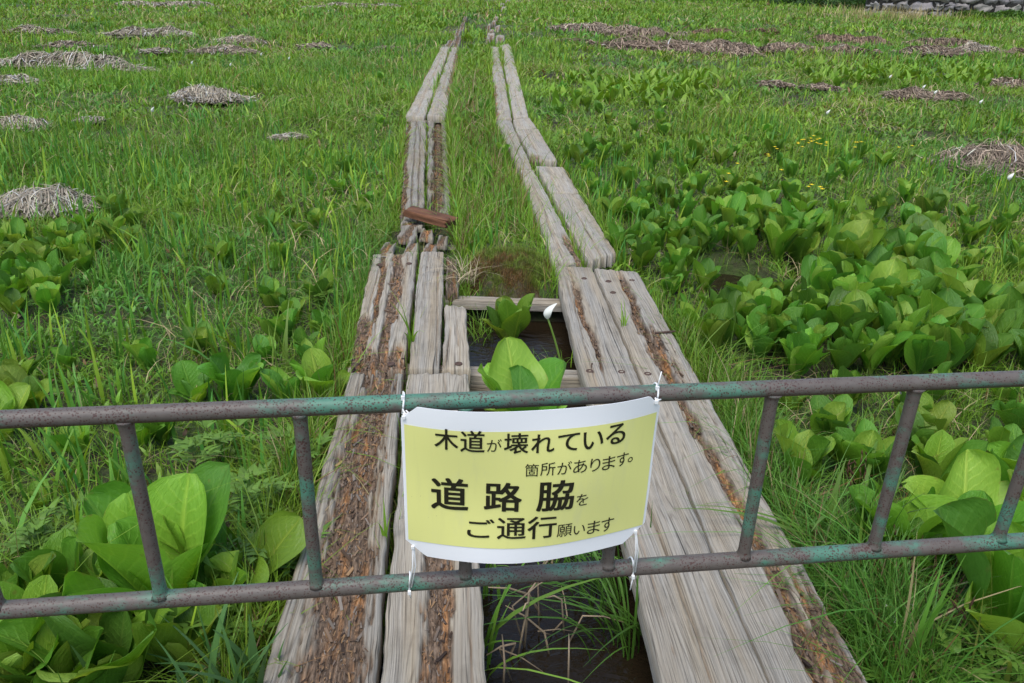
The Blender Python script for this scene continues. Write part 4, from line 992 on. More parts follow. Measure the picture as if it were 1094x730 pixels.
# broken red-brown timber lying across the left track
a0 = back(438, 226, .03); b0 = back(482, 238, .03); d = (b0 - a0); L_ = np.linalg.norm(d); d /= L_; nn = np.array([-d[1], d[0], 0])
U, T = np.meshgrid(np.linspace(0, 1, 40), np.linspace(0, 1, 28, endpoint=False), indexing='ij')
ang = T * 2 * math.pi; cw, ch = .06, .026
sq = lambda c_: np.sign(c_) * np.abs(c_) ** .16
yy = sq(np.cos(ang)) * cw; zz = sq(np.sin(ang)) * ch
j = (fbm(ang * 3, U * 2, 5, 3) - .5) * .018 + (np.round(fbm(ang * 6, U * 1.5, 9, 2) * 5) / 5 - .5) * .018
ends = (fbm(ang * 4, ang * 0 + 1, 33, 3) - .5) * .12
xx = (U - .5) * L_ + ends * np.abs(U - .5) * 2
sc_ = 1 + j / .05 * .5
V = (d[None, None] * xx[..., None] + nn * (yy * sc_)[..., None] + np.array([0, 0, 1.]) * (zz * sc_)[..., None]).reshape(-1, 3)
nu, nt = U.shape; idx = np.arange(nu * nt).reshape(nu, nt); i2 = np.roll(idx, -1, 1)
F = np.stack([idx[:-1], i2[:-1], i2[1:], idx[1:]], -1).reshape(-1, 4)
capA = np.array([V[idx[0]].mean(0), V[idx[-1]].mean(0)]); ca = len(V); V = np.concatenate([V, capA])
T3 = np.array([(ca, i2[0][k_], idx[0][k_]) for k_ in range(nt)] + [(ca + 1, idx[-1][k_], i2[-1][k_]) for k_ in range(nt)])
st = fbm(np.arctan2(zz, yy) * 9, U * 3, 3, 3).ravel()[:, None]; C = np.array([.06, .026, .015]) * (1 - st) + np.array([.26, .115, .058]) * st; C = np.concatenate([C, np.tile([.2, .1, .06], (2, 1))])
o = mesh_np('broken_timber', V, [F, T3], M_CHUNK, col=C); o.location = (a0 + b0) / 2 + np.array([0, 0, .0]); tag(o, 'broken red-brown chunk of timber lying slantwise across the rotten boards', 'timber')
# iron spike sticking out of the right plank edge
a = Acc(); p0 = back(700, 356, .004); p1 = back(722, 354, .012); a.tube([p0 * .0, (p1 - p0) * .5, p1 - p0], [.006, .006, .005], 8)
o = a.build('iron_spike', M_RUST); o.location = p0; tag(o, 'dark iron spike sticking out over the edge of the right plank', 'spike')

# ------------------------------------------------------------------ railing
FX, FY, YAW, ZT, ZB, SP = -.85495, 1.02806, .13702, .92304, .55626, .263
FD = np.array([math.cos(YAW), math.sin(YAW), 0]); FN = np.array([math.sin(YAW), -math.cos(YAW), 0]); F0 = np.array([FX, FY, 0])
RT, RB, RP = .0145, .0158, .0115
fl = lambda k_, z: F0 + FD * SP * k_ + np.array([0, 0, z])
root = empty('pipe_railing', tuple(fl(3.6, -.13))); tag(root, 'rusty green pipe railing with two rails barring the boardwalk', 'railing')
base = np.array(root.location)
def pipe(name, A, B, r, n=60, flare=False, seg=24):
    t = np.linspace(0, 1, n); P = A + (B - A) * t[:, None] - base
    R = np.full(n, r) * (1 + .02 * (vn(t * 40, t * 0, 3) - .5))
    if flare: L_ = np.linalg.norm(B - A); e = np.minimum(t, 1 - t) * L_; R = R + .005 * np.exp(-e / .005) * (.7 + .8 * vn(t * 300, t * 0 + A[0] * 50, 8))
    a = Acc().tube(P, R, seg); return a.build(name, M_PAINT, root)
KL, KR = -2.4, 9.6
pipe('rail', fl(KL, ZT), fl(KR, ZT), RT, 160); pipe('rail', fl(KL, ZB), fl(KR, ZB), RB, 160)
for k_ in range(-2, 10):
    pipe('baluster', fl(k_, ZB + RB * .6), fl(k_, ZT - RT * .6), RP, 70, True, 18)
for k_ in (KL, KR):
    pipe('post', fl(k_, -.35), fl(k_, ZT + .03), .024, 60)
    
# ------------------------------------------------------------------ notice
def fence_hit(px_, py_, off):
    d = ray(px_, py_); o_ = F0 + FN * off; t = ((o_ - CAM) @ FN) / (d @ FN); p = CAM + d * t
    return (p - F0) @ FD, p[2]
OFF = RT + .004; SAG = .044
ql, zl = fence_hit(430.5, 505, OFF); qr, zr = fence_hit(697.5, 492, OFF)
_, zt_ = fence_hit(430, 429, OFF); _, zb_ = fence_hit(434, 593, OFF); _, zt2 = fence_hit(705, 418, OFF); _, zb2 = fence_hit(686, 577, OFF)
hc = (qr - ql) / 2; qc = (qr + ql) / 2
Rr = (hc * hc + SAG * SAG) / (2 * SAG); TH = math.asin(hc / Rr); ARC = 2 * Rr * TH
print('sign', hc * 2, ARC, zt_, zb_, zt2, zb2)
def sheet(s_, t_, o_=0.0):
    """s_ 0..1 across, t_ 0..1 down the sheet -> world point o_ metres in front of it."""
    s_ = np.asarray(s_, float); t_ = np.asarray(t_, float); th = (s_ - .5) * 2 * TH
    top = zt_ + (zt2 - zt_) * s_; bot = zb_ + (zb2 - zb_) * s_
    wob = .0022 * np.sin(s_ * 9 + t_ * 4) + .002 * np.sin(t_ * 7 + 2 - s_ * 5)
    q_ = qc + (Rr + o_) * np.sin(th); n_ = OFF + (Rr + o_) * np.cos(th) - Rr * math.cos(TH) + wob - .012 * (t_ - .5)
    P = F0 + FD * q_[..., None] + FN * n_[..., None]; P[..., 2] = top + (bot - top) * t_
    return P
nroot = empty('notice', tuple(sheet(np.array([.5]), np.array([1.]))[0])); tag(nroot, 'yellow laminated paper notice with Japanese lettering tied to the railing', 'sign')
nb = np.array(nroot.location)
def sheet_patch(name, s0, s1, tt, tb, o_, mat, ns=60, nt_=28, thick=0):
    S_ = np.linspace(s0, s1, ns); Tn = np.linspace(0, 1, nt_)
    Sg, Tg = np.meshgrid(S_, Tn, indexing='ij'); top = tt(Sg); bot = tb(Sg); P = sheet(Sg, top + (bot - top) * Tg, o_) - nb
    idx = np.arange(ns * nt_).reshape(ns, nt_); F = np.stack([idx[:-1, :-1], idx[:-1, 1:], idx[1:, 1:], idx[1:, :-1]], -1).reshape(-1, 4)
    V = P.reshape(-1, 3)
    if thick:
        Pb = sheet(Sg, top + (bot - top) * Tg, o_ - thick) - nb; m_ = len(V); V = np.concatenate([V, Pb.reshape(-1, 3)])
        rim = np.concatenate([idx[0, :], idx[1:, -1], idx[-1, -2::-1], idx[-2:0:-1, 0]]); r2 = np.roll(rim, -1)
        F = np.concatenate([F, F[:, ::-1] + m_, np.stack([rim, rim + m_, r2 + m_, r2], 1)])
    return mesh_np(name, V, F, mat, nroot, smooth=not thick)
CUT = .065
tt = lambda s_: np.maximum(np.maximum((CUT - s_) / CUT, (s_ - (1 - .055)) / .055), 0) * .085
tb = lambda s_: 1 - np.maximum(np.maximum((.085 - s_) / .085, (s_ - (1 - .1)) / .1), 0) * np.where(s_ < .5, .10, .115)
sheet_patch('paper', 0, 1, tt, tb, 0, M_PAPER, 80, 30, .0009)
sheet_patch('printed_panel', .013, .987, lambda s_: .118 + 0 * s_, lambda s_: .893 + 0 * s_, .0009, M_PANEL)

def glyph_mesh(ch, bold):
    cu = bpy.data.curves.new('glyph', 'FONT'); cu.body = ch; cu.size = 1; cu.resolution_u = 6; cu.fill_mode = 'FRONT'
    ob = bpy.data.objects.new('glyph', cu); COL.objects.link(ob)
    dg = bpy.context.evaluated_depsgraph_get(); ev = ob.evaluated_get(dg); me = ev.to_mesh()
    V = np.array([v.co[:] for v in me.vertices]).reshape(-1, 3); T_ = []
    me.calc_loop_triangles(); T_ = np.array([t.vertices[:] for t in me.loop_triangles])
    ev.to_mesh_clear(); bpy.data.objects.remove(ob); bpy.data.curves.remove(cu)
    return V, T_
def inv_sheet(px_, py_):
    s_, t_ = .5, .5
    from itertools import repeat
    def pr(a_, b_):
        P = sheet(np.array([a_]), np.array([b_]), .0018)[0] - CAM; z = P @ FWD
        return np.array([PW / 2 + FPX * (P @ RGT) / z, PH / 2 - FPX * (P @ UPV) / z])
    for _ in repeat(0, 25):
        e = np.array([px_, py_]) - pr(s_, t_); J = np.stack([(pr(s_ + 1e-4, t_) - pr(s_, t_)) / 1e-4, (pr(s_, t_ + 1e-4) - pr(s_, t_)) / 1e-4], 1)
        ds = np.linalg.solve(J, e); s_ += ds[0]; t_ += ds[1]
    return s_, t_
acc = Acc()
HS = .297
def put_glyph(ch, x0, x1, yb0, yb1, bold):
    """The glyph's ink box runs from photo pixel (x0,yb0) to (x1,yb1)."""
    V, T_ = glyph_mesh(ch, bold)
    lo, hi = V[:, :2].min(0), V[:, :2].max(0)
    s0, t0 = inv_sheet(x0, (yb0 + yb1) / 2); s1, t1 = inv_sheet(x1, (yb0 + yb1) / 2)
    _, ta = inv_sheet((x0 + x1) / 2, yb0); _, tb_ = inv_sheet((x0 + x1) / 2, yb1)
    f = (V[:, :2] - lo) / (hi - lo)
    # refine long triangles only through the font's own points; the sheet's curve across one glyph is tiny
    shifts = [(0, 0)] if bold == 0 else [(bold * a_, bold * b_) for a_ in (-1, 0, 1) for b_ in (-.7, .7)]
    for i_, (dx, dy) in enumerate(shifts):
        fx = f[:, 0] * (1 - 2 * bold) + bold + dx; fy = f[:, 1] * (1 - 2 * bold) + bold + dy
        P = sheet(s0 + (s1 - s0) * fx, tb_ + (ta - tb_) * fy, .0018 + .00004 * i_) - nb
        acc.add(P, None, T_)
c1 = lambda x: 400 + x / 3.315
r1 = lambda y: 390 + y / 3.327
B0, B1_, B2_ = 0, .012, .02
for ch, x0, x1, y0, y1, bd in [
    ('木', 212, 297, 228, 302, B1_), ('道', 304, 391, 234, 311, B1_), ('が', 398, 451, 264, 309, B0), ('壊', 459, 546, 243, 316, B1_), ('れ', 556, 638, 246, 313, B1_), ('て', 650, 727, 244, 306, B1_), ('い', 740, 811, 236, 298, B1_), ('る', 822, 889, 211, 281, B1_),
    ('箇', 533, 582, 352, 397, B0), ('所', 588, 641, 347, 394, B0), ('が', 648, 699, 344, 389, B0), ('あ', 705, 753, 338, 384, B0), ('り', 765, 800, 332, 378, B0), ('ま', 808, 853, 325, 371, B0), ('す', 859, 899, 313, 358, B0), ('。', 898, 915, 328, 345, B0),
    ('道', 200, 333, 402, 516, B2_), ('路', 388, 523, 418, 522, B2_), ('脇', 575, 708, 411, 519, B2_), ('を', 716, 757, 459, 500, B0),
    ('ご', 328, 425, 547, 615, B1_), ('通', 434, 537, 544, 620, B1_), ('行', 542, 645, 538, 617, B1_), ('願', 647, 700, 567, 610, B0), ('い', 706, 746, 570, 601, B0), ('ま', 755, 799, 555, 598, B0), ('す', 804, 847, 544, 590, B0)]:
    put_glyph(ch, c1(x0), c1(x1), r1(y0), r1(y1), bd)
acc.build('lettering', M_INK, nroot, smooth=False)

# cable ties
def tie(qp, zrail, rr_, corner, label, tail):
    """ring round the rail at fence position qp and a strap to the sheet's corner."""
    c = F0 + FD * qp + np.array([0, 0, zrail]); r_ = rr_ + .0022
    e = empty('cable_tie', tuple(c)); tag(e, label, 'cable tie', 'white cable ties holding the notice')
    aa = np.linspace(0, 2 * math.pi, 28); sgn = -1 if zrail > .7 else 1
    ring = np.stack([FD * .002 * math.sin(a_) + FN * math.cos(a_) * r_ + np.array([0, 0, 1]) * math.sin(a_) * r_ for a_ in aa])
    rb = Acc().tube(ring, [.0017] * len(ring), 6)
    p0 = FN * r_ + np.array([0, 0, sgn * .004]); p1 = corner - c
    mid = (p0 + p1) / 2 + FD * .003
    rb.tube([p0, mid, p1, p1 - FN * .006 + np.array([0, 0, -sgn * .004])], [.0016] * 4, 6)
    p0b = p0 + FD * .004 ; rb.tube([p0b, mid + FD * .005 - FN * .004, p1 + FD * .002 - FN * .004], [.0014] * 3, 6)
    rb.build('strap', M_TIE, e)
    hb = Acc(); hp = FN * (r_ + .002) + np.array([0, 0, -sgn * .012 if sgn < 0 else .0])
    hp = FN * r_ * .6 + np.array([0, 0, 1]) * r_ * .9 if sgn < 0 else FN * (r_ + .002) - np.array([0, 0, .006])
    hb.box(hp, .0055, .005, .0065, (FD, FN, np.array([0, 0, 1.])))
    hb.build('lock_head', M_TIE, e, smooth=False)
    h2 = Acc(); h2.box(p1 + FN * .001, .0055, .004, .0055, (FD, FN, np.array([0, 0, 1.]))); h2.build('lock_head', M_TIE, e, smooth=False)
    hb = Acc(); hb.tube([hp, hp + FD * tail[0] * .5 + np.array([0, 0, tail[1] * .5]), hp + FD * tail[0] + FN * tail[2] + np.array([0, 0, tail[1]])], [.0012, .0012, .001], 6)
    hb.build('tail', M_TIE, e)
q1, _ = fence_hit(430, 418, RT); q2, _ = fence_hit(704, 408, RT); q3, _ = fence_hit(437, 622, RB); q4, _ = fence_hit(677, 603, RB)
sp = lambda a_, b_: sheet(np.array([a_]), np.array([b_]), .001)[0]
tie(q1, ZT, RT, sp(.012, .075), 'cable tie at the upper left corner of the notice', (.001, .012, 0))
tie(q2, ZT, RT, sp(.975, .045), 'cable tie at the upper right corner of the notice, its tail sticking up', (.004, .03, 0))
tie(q3, ZB, RB, sp(.03, .945), 'cable tie at the lower left corner of the notice', (.002, -.012, 0))
tie(q4, ZB, RB, sp(.955, .93), 'cable tie at the lower right corner of the notice', (-.003, -.03, 0))
# loose pale twig hanging under the top rail
a = Acc(); q5, _ = fence_hit(958, 413, -.02); p5 = F0 + FD * q5 + FN * -.02 + np.array([0, 0, ZT - RT]); a.tube([np.zeros(3), FD * .012 + np.array([0, 0, -.018])], [.0017, .0014], 6)
o = a.build('cable_tie', M_TIE); o.location = p5; tag(o, 'cut white cable tie end stuck under the top rail near a right baluster', 'cable tie')

# ------------------------------------------------------------------ flowers
def spathe(px_, py_, z0, hgt, size, label, bend=(0, 0), group=None):
    p = back(px_, py_, z0); e = empty('white_spathe_flower', tuple(p)); tag(e, label, 'flower', group)
    t = np.linspace(0, 1, 9)[:, None]; P = np.array([bend[0], bend[1], 0]) * t ** 1.6 * hgt + np.array([0, 0, hgt]) * t
    Acc().tube(P, np.linspace(.0055, .0038, 9) * max(.5, size / .07), 8, (.16, .28, .05)).build('stem', M_GRASS, e)
    na, nb_ = 14, 13; A, B = np.meshgrid(np.linspace(0, 1, na), np.linspace(-1, 1, nb_), indexing='ij')
    w = size * .34 * np.sin(math.pi * (A * .93 + .04)) ** .75
    ang = B * (2.3 - 1.0 * A); x = np.cos(ang) * -w; y = np.sin(ang) * w; zz = A * size; x = x + size * .55 * A ** 2 - .0
    V = np.stack([x, y, zz], -1).reshape(-1, 3) + P[-1] - np.array([0, 0, .006])
    idx = np.arange(na * nb_).reshape(na, nb_); F = np.stack([idx[:-1, :-1], idx[:-1, 1:], idx[1:, 1:], idx[1:, :-1]], -1).reshape(-1, 4)
    mesh_np('spathe', V, F, M_WHITE, e)
    Acc().tube([P[-1], P[-1] + np.array([.002, 0, size * .5])], [.005 * size / .07, .004 * size / .07], 8, (.35, .36, .08)).build('spadix', M_GRASS, e)
    return e
s_ = spathe(603, 425, -.23, .40, .075, 'white hooded flower on a tall green stem in front of the open water gap', (-.24, .02)); 
for i, (x_, y_, lab) in enumerate([(1070, 212, 'lone white flower below the big brown straw heap at the right margin'), (983, 104, 'white flower on the brown straw patch, left one'), (994, 111, 'white flower on the brown straw patch, right one'), (210, 78, 'white flowers dot near the dark straw pair, brightest'), (248, 80, 'tiny white flower right of the straw pair in the far left meadow'), (278, 67, 'white flower beside the dark grey straw pair'), (312, 72, 'white flower between straw pair and far planks'), (350, 14, 'white flower near the pale band at the top of the left meadow'), (163, 135, 'single white flower left of the middle straw heap'), (947, 92, 'white flower left of the brown patch in the right meadow'), (1042, 122, 'white flower in the green right meadow near the margin'), (878, 135, 'pale flower in the upper right meadow above the yellow ones'), (740, 25, 'white flower far off beyond the long straw band')]):
    spathe(x_, y_ + 4, -.12, .2, .06, lab, (rng.normal(0, .1), rng.normal(0, .1)))
def yellow(px_, py_, label, group, nfl=3, s=.02):
    p = back(px_, py_ + 6, -.12); e = empty('yellow_flower', tuple(p)); tag(e, label, 'flower', group)
    st_, fl_ = Acc(), Acc()
    for q in range(nfl):
        b0 = np.array([rng.normal(0, .05), rng.normal(0, .05), 0]); t = b0 + np.array([rng.normal(0, .02), rng.normal(0, .02), rng.uniform(.2, .27)])
        st_.tube([b0, (b0 + t) / 2, t], [.0025] * 3, 5, (.12, .22, .04))
        for a_ in np.linspace(0, 6.28, 5, endpoint=False):
            d1 = np.array([math.cos(a_), math.sin(a_), .35]); d2 = np.array([-math.sin(a_), math.cos(a_), 0])
            fl_.add(np.array([t, t + d1 * s * .55 - d2 * s * .42, t + d1 * s, t + d1 * s * .55 + d2 * s * .42]), [(0, 1, 2, 3)])
    st_.build('stem', M_GRASS, e); fl_.build('blossom', M_YEL, e)
for i, (x_, y_, nf) in enumerate([(850, 172, 4), (862, 170, 6), (873, 171, 6), (858, 165, 2), (880, 174, 2), (905, 173, 3), (918, 174, 1), (967, 174, 2), (828, 177, 2), (815, 187, 2), (787, 193, 1), (776, 213, 2), (828, 205, 1), (870, 228, 2), (858, 226, 2)]):
    lab = 'yellow flowers of the bright cluster in the right meadow' if i < 5 else 'scattered small yellow flower among leaves around the bright cluster'
    yellow(x_, y_, lab, 'yellow marsh flowers', nf)
def tiny(px_, py_, label):
    p = back(px_, py_ + 18, -.12); e = empty('small_white_flower', tuple(p)); tag(e, label, 'flower')
    Acc().tube([np.zeros(3), np.array([.004, 0, .05]), np.array([0, 0, .105])], [.0011] * 3, 5, (.12, .2, .04)).build('stem', M_GRASS, e)
    f_ = Acc()
    for q in range(3):
        c = np.array([rng.normal(0, .004), rng.normal(0, .004), .105 + rng.normal(0, .003)])
        for a_ in np.linspace(0, 6.28, 4, endpoint=False) + rng.random():
            d1 = np.array([math.cos(a_), math.sin(a_), .3]); d2 = np.array([-math.sin(a_), math.cos(a_), 0]); f_.add(np.array([c, c + d1 * .004 - d2 * .003, c + d1 * .0065, c + d1 * .004 + d2 * .003]), [(0, 1, 2, 3)])
    f_.build('blossom', M_WHITE, e)
for x_, y_, lab in [(940, 661, 'tiny white flower in the dark sedge, upper left of the group below the bottom rail'), (966, 661, 'tiny single white flower right of the upper one below the bottom rail'), (947, 677, 'tiny white flower in the middle of the group in the dark sedge'), (974, 705, 'lowest tiny white flower near the bottom margin right of the planks')]:
    tiny(x_, y_, lab)

# leafy herbs with divided leaves
def herb(px_, py_, hgt, nst, label, tint=(.1, .2, .03)):
    p = back(px_, py_, -.12); parts = []; a = Acc()
    Vs, Fs, Cs, b = [], [], [], 0
    for q in range(nst):
        b0 = np.array([rng.normal(0, .04), rng.normal(0, .04), 0]); az0 = rng.uniform(0, 6.28); ln = rng.uniform(.1, .3)
        tp = b0 + np.array([math.cos(az0) * ln * hgt, math.sin(az0) * ln * hgt, hgt * rng.uniform(.7, 1.1)])
        V, Q, T_ = tube([b0, (b0 + tp) / 2, tp], [.0018, .0015, .001], 5, False); Vs.append(V); Fs.append(Q + b); Cs.append(np.tile(np.array(tint) * .9, (len(V), 1))); b += len(V)
        for lv in range(2):
            c = b0 + (tp - b0) * (.55 + .22 * lv); az = az0 + lv * 2.1 + rng.normal(0, .3)
            for sd in range(2):
                az += math.pi; dirn = np.array([math.cos(az), math.sin(az), .12]); e0 = c + dirn * .02
                for lf in range(5):
                    pos = c + dirn * (.03 + .02 * (lf // 2)); la = az + (0 if lf == 4 else (1 if lf % 2 else -1) * .9)
                    L_ = rng.uniform(.035, .055); V, F_, C_ = blades(pos[None], np.array([L_ * .35]), np.array([L_ * .42]), np.array([la]), np.array([2.6]), np.array([tint]) * rng.uniform(.8, 1.25), L=5, twist=np.array([0.]), droop=.2)
                    Vs.append(V); Fs.append(F_ + b); Cs.append(C_); b += len(V)
    o = mesh_np('leafy_herb', np.concatenate(Vs), np.concatenate(Fs), M_GRASS, col=np.concatenate(Cs)); o.location = p; tag(o, label, 'herb')
for x_, y_, h_, n_, lab in [(275, 560, .2, 7, 'leafy herb with divided leaves beside the left plank, just left of a baluster'), (255, 620, .18, 7, 'leafy herb with divided leaves right of the large wavy plant'), (300, 610, .12, 4, 'small leafy herb leaning over the left plank edge'), (215, 690, .16, 6, 'leafy herb below the bottom rail near the left plank'), (320, 500, .16, 5, 'leafy herb between the top rail and the left plank'), (1035, 735, .2, 5, 'toothed leafy herb at the bottom margin right of the planks'), (955, 740, .12, 5, 'low leafy herb by the white flowers at the bottom margin'), (235, 500, .18, 6, 'leafy herb under the top rail between the left balusters'), (350, 330, .14, 4, 'leafy herb at the outer edge of the cracked planks'), (60, 600, .14, 5, 'leafy herb between the rails near the left margin')]:
    herb(x_, y_, h_, n_, lab)

# ------------------------------------------------------------------ far: stone wall, bushes, dry reeds
wa = back(925, 16, -.12); wb = back(1094, 21, -.12); wd_ = (wb - wa); wd_ /= np.linalg.norm(wd_); wn = np.array([wd_[1], -wd_[0], 0]); 
if wn[1] > 0: wn = -wn
a = Acc(); Lw = 34.0; z = -.2
us = np.linspace(-1, 1, 7)
while z < 2.1:
    hh = rng.uniform(.3, .7); x = rng.uniform(-.4, 0)
    while x < Lw:
        w = rng.uniform(.4, 1.5); h2 = hh * rng.uniform(.9, 1.15)
        U, Vv = np.meshgrid(us, us, indexing='ij'); f = (1 - np.abs(U) ** 7) * (1 - np.abs(Vv) ** 7)
        dx = (vn(U * 2 + x * 7, Vv * 2 + z * 5, 4) - .5) * .3 * (1 - .0 * f); dz = (vn(U * 2 + x * 3, Vv * 2 + z * 9, 6) - .5) * .26
        P = wa + wd_ * (x + w / 2 + U * (w / 2 - .025) * (1 - .12 * Vv ** 2) + dx)[..., None] + wn * (.2 * f ** .5 + rng.uniform(-.09, .09) + .2 * (vn(U * 1.7 + x * 5, Vv * 1.7 + z * 3, 12) - .5))[..., None]
        P[..., 2] = z + h2 / 2 + Vv * (h2 / 2 - .02) * (1 - .12 * U ** 2) + dz
        idx = np.arange(49).reshape(7, 7); F = np.stack([idx[:-1, :-1], idx[1:, :-1], idx[1:, 1:], idx[:-1, 1:]], -1).reshape(-1, 4)
        a.add(P.reshape(-1, 3), F, col=np.array([.31, .3, .3]) * rng.uniform(.7, 1.2) * np.array([1, rng.uniform(.94, 1), rng.uniform(.86, 1)])); x += w
    z += hh
cw_ = wa + wd_ * Lw / 2 - wn * .28; a.box((cw_[0], cw_[1], .95), Lw, .6, 2.3, (wd_, wn, np.array([0, 0, 1.])), col=(.06, .055, .05))
o = a.build('stone_wall', M_STONE); tag(o, 'rough grey stone wall at the far right edge of the meadow', 'wall')
def bush(px_, py_, R, H, label, tint, n=2600):
    p = back(px_, py_, -.1); u = rng.normal(0, 1, (n, 3)); u /= np.linalg.norm(u, axis=1)[:, None]; u[:, 2] = np.abs(u[:, 2]); r_ = rng.random(n) ** .4
    lump = .75 + .5 * vn(u[:, 0] * 2.5 + px_, u[:, 1] * 2.5 + u[:, 2] * 3, 3)
    P = u * r_[:, None] * lump[:, None] * np.array([R, R * .7, H])
    bl = blades(P, np.full(n, .14) * rng.uniform(.6, 1.4, n), np.full(n, .09) * rng.uniform(.7, 1.4, n), rng.uniform(0, 6.28, n), rng.uniform(.3, 1.6, n), np.array(tint) * rng.uniform(.6, 1.5, (n, 1)), L=3)
    root_ = empty('shrub', tuple(p)); tag(root_, label, 'shrub')
    mesh_np('foliage', *bl[:2], M_GRASS, root_, col=bl[2])
    st_ = Acc()
    for q in range(6):
        t = np.array([rng.normal(0, .4) * R, rng.normal(0, .3) * R, H * .7]); st_.tube([np.zeros(3), t * .5, t], [.03, .02, .008], 6, (.1, .08, .06))
    st_.build('stem', M_DEB, root_)
bush(880, 9, 2.4, 1.4, 'dark green shrub just left of the stone wall', (.03, .08, .014)); bush(905, 11, 1.6, .9, 'low dark shrub touching the left end of the stone wall', (.035, .09, .016)); bush(925, 12, 1.3, .8, 'small bush in front of the left end of the stone wall', (.04, .1, .018))
bush(845, 6, 2.2, 1.2, 'leafy dark shrub on the meadow edge left of the wall', (.035, .09, .014)); bush(800, 3, 2.4, 1.0, 'low bright shrub on the far meadow edge', (.06, .13, .018)); bush(750, 1, 2.2, .8, 'lowest shrub of the far meadow edge', (.06, .13, .018))
bush(1080, 22, 1.4, .5, 'low green weeds bush at the foot of the stone wall by the right margin', (.06, .14, .02)); bush(1040, 20, 1.3, .4, 'low green weeds at the middle foot of the stone wall', (.07, .14, .02))
P = np.array([back(rng.normal(955, 40), rng.normal(20, 4), -.12) for _ in range(900)]); n = len(P)
V, F, C = blades(P, rng.uniform(.3, .9, n), rng.uniform(.02, .04, n), rng.uniform(0, 6.28, n), rng.uniform(0, .8, n), np.array([.42, .36, .2]) * rng.uniform(.5, 1.2, (n, 1)), L=4)
tag(mesh_np('dry_reeds', V, F, M_GRASS, col=C), 'pale dry reeds in front of the stone wall', kind='stuff')

# ------------------------------------------------------------------ the meadow itself
MEADOW = True
veg('grass', [(.9, 3, 4200, .0034, .115), (3, 6, 3000, .0045, .105), (6, 10, 1700, .0065, .105), (10, 18, 650, .012, .12), (18, 32, 190, .022, .15), (32, 60, 46, .05, .2), (60, 130, 9, .11, .26)],
    mk_sedge, 'fine green sedge and meadow grass covering the bog')

# low leafy understorey
def mk_forb(x, y, s):
    k = ~blocked(x, y, .02); x, y = x[k], y[k]
    dn = fbm(x * .9 + 9, y * .9, 191, 3); k = rng.random(len(x)) < np.clip((dn - .35) * 4, .05, 1); x, y = x[k], y[k]
    n = len(x); root = np.stack([x, y, ground_z(x, y) + rng.uniform(0, .05, n)], 1)
    c = pick_col(x, y, n, .01, .03) * rng.uniform(.75, 1.2, (n, 1))
    return blades(root, s * rng.uniform(.6, 1.6, n), s * rng.uniform(.35, .6, n), rng.uniform(0, 6.28, n), rng.uniform(.6, 1.6, n), c, L=4, droop=.3)
veg('ground_cover', [(.9, 4, 900, .035), (4, 8, 480, .045), (8, 14, 200, .065), (14, 26, 60, .1), (26, 50, 14, .16)], mk_forb, 'low leafy ground cover between the grass blades')

# broad blade reeds / iris in clumps
def mk_iris(x, y, w, hm, per):
    pref = fbm(x * .45 + 3, y * .3 + 7, 131, 3); lft = sstep(1.5, -1.5, x) * .1
    k = ~blocked(x, y, .0) & (rng.random(len(x)) < np.clip((pref + lft - .45) * 5, .02, 1)); x, y = x[k], y[k]
    x = np.repeat(x, per) + rng.normal(0, .055, len(x) * per); y = np.repeat(y, per) + rng.normal(0, .055, len(y) * per)
    k = ~blocked(x, y, .0); x, y = x[k], y[k]
    n = len(x); root = np.stack([x, y, ground_z(x, y) - .01], 1)
    j = rng.random((n, 1)); c = (GA['blue'] * np.array([1.0, 1.05, 1.0])) * (1 - j) + GA['fresh'] * j
    yj = rng.random(n) < .18; c[yj] = np.array([.25, .4, .04])
    c *= rng.normal(1, .13, (n, 1)).clip(.6, 1.4)
    return blades(root, hm * rng.uniform(.55, 1.35, n), w * rng.uniform(.6, 1.3, n), rng.uniform(0, 6.28, n), rng.gamma(1.6, .16, n).clip(0, .9), c, L=5, droop=.25, tipw=.05)
def mk_rush(x, y, w, hm, per):
    k = ~blocked(x, y, .0) & (rng.random(len(x)) < np.clip((fbm(x * .3 + 13, y * .22 + 2, 411, 3) - .42) * 5, .03, 1)); x, y = x[k], y[k]
    sc = np.repeat(rng.uniform(.6, 1.3, len(x)), per); tn = np.repeat(rng.random(len(x)), per)[:, None]
    x = np.repeat(x, per) + rng.normal(0, .05, len(x) * per) * sc; y = np.repeat(y, per) + rng.normal(0, .05, len(y) * per) * sc
    k = ~blocked(x, y, .0); x, y, sc, tn = x[k], y[k], sc[k], tn[k]
    n = len(x); root = np.stack([x, y, ground_z(x, y) - .01], 1)
    c = (np.array([.05, .15, .02]) * (1 - tn) + np.array([.12, .24, .03]) * tn) * rng.normal(1, .2, (n, 1)).clip(.5, 1.5)
    r = rng.random(n) < .08; c[r] = GA['straw'] * .8
    return blades(root, hm * sc * rng.uniform(.5, 1.25, n), w * rng.uniform(.6, 1.3, n), rng.uniform(0, 6.28, n), rng.gamma(2.2, .25, n).clip(0, 1.5), c, L=5, droop=.35)
veg('rush_clumps', [(1.2, 5, 4, .0045, .21, 46), (5, 10, 3.4, .006, .2, 40), (10, 18, 2.0, .011, .21, 26), (18, 34, .8, .02, .24, 18), (34, 60, .25, .04, .28, 12)], mk_rush, 'dark tussocky rush clumps standing out of the meadow grass')
veg('reeds', [(1.0, 4, 26, .016, .24, 6), (4, 8, 30, .017, .21, 6), (8, 14, 19, .019, .2, 6), (14, 26, 6, .03, .22, 5), (26, 50, .9, .055, .27, 5)], mk_iris, 'upright broad blue green blades growing through the grass')

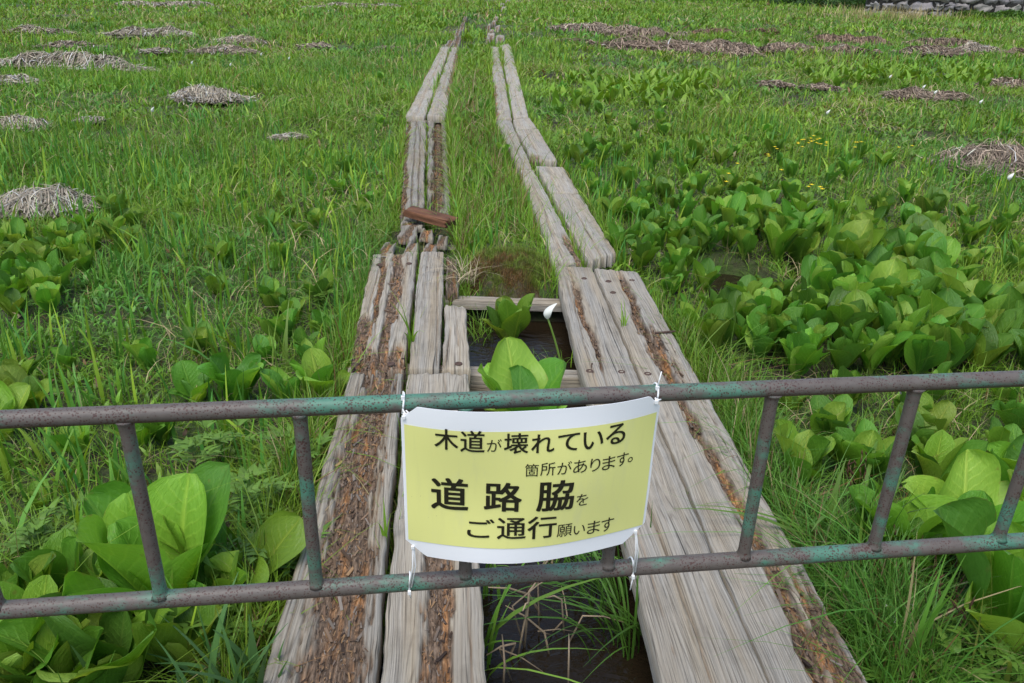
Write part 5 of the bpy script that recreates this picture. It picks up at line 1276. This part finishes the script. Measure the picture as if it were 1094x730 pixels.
# dead blades between green ones
def mk_dead(x, y, w, L_):
    k = ~blocked(x, y, .0) & (rng.random(len(x)) < np.clip((fbm(x * .8, y * .5, 211, 3) - .42) * 5, .04, 1)); x, y = x[k], y[k]
    n = len(x); root = np.stack([x, y, ground_z(x, y) + rng.uniform(.0, .05, n)], 1)
    c = GA['straw'] * rng.uniform(.5, 1.25, (n, 1))
    return blades(root, L_ * rng.uniform(.6, 1.5, n), w * rng.uniform(.6, 1.3, n), rng.uniform(0, 6.28, n), rng.uniform(.8, 2.2, n), c, L=4, droop=.42)
veg('dead_grass', [(.9, 4, 150, .004, .13), (4, 9, 70, .006, .15), (9, 18, 34, .011, .18), (18, 34, 14, .02, .22), (34, 70, 5, .045, .28)], mk_dead, 'dry bleached grass blades lying among the green')

# ------------------------------------------------------------------ light
w = bpy.data.worlds.new('World'); SC.world = w; w.use_nodes = True; nt = w.node_tree; nt.nodes.clear()
sky = nt.nodes.new('ShaderNodeTexSky'); sky.sky_type = 'NISHITA'; sky.sun_disc = False
EL, AZ = math.radians(66), math.radians(205)
sky.sun_elevation = EL; sky.sun_rotation = AZ; sky.air_density = 1.2; sky.dust_density = 2.0; sky.ozone_density = .6
bg = nt.nodes.new('ShaderNodeBackground'); bg.inputs[1].default_value = .13; ow = nt.nodes.new('ShaderNodeOutputWorld')
nt.links.new(sky.outputs[0], bg.inputs[0]); nt.links.new(bg.outputs[0], ow.inputs[0])
sd = bpy.data.lights.new('sun', 'SUN'); sd.energy = 1.6; sd.angle = math.radians(40); sd.color = (1, .98, .95)
so = bpy.data.objects.new('sun', sd); COL.objects.link(so)
dirv = Vector((math.sin(AZ) * math.cos(EL), math.cos(AZ) * math.cos(EL), math.sin(EL)))   # towards the sun
so.rotation_euler = dirv.to_track_quat('Z', 'Y').to_euler(); so.location = (0, 0, 30)
SC.view_settings.view_transform = 'Standard'; SC.view_settings.look = 'None'; SC.view_settings.exposure = .72; SC.view_settings.gamma = 1
SC.cycles.max_bounces = 6; SC.cycles.diffuse_bounces = 3; SC.cycles.transmission_bounces = 3; SC.cycles.glossy_bounces = 2
SC.cycles.use_denoising = True
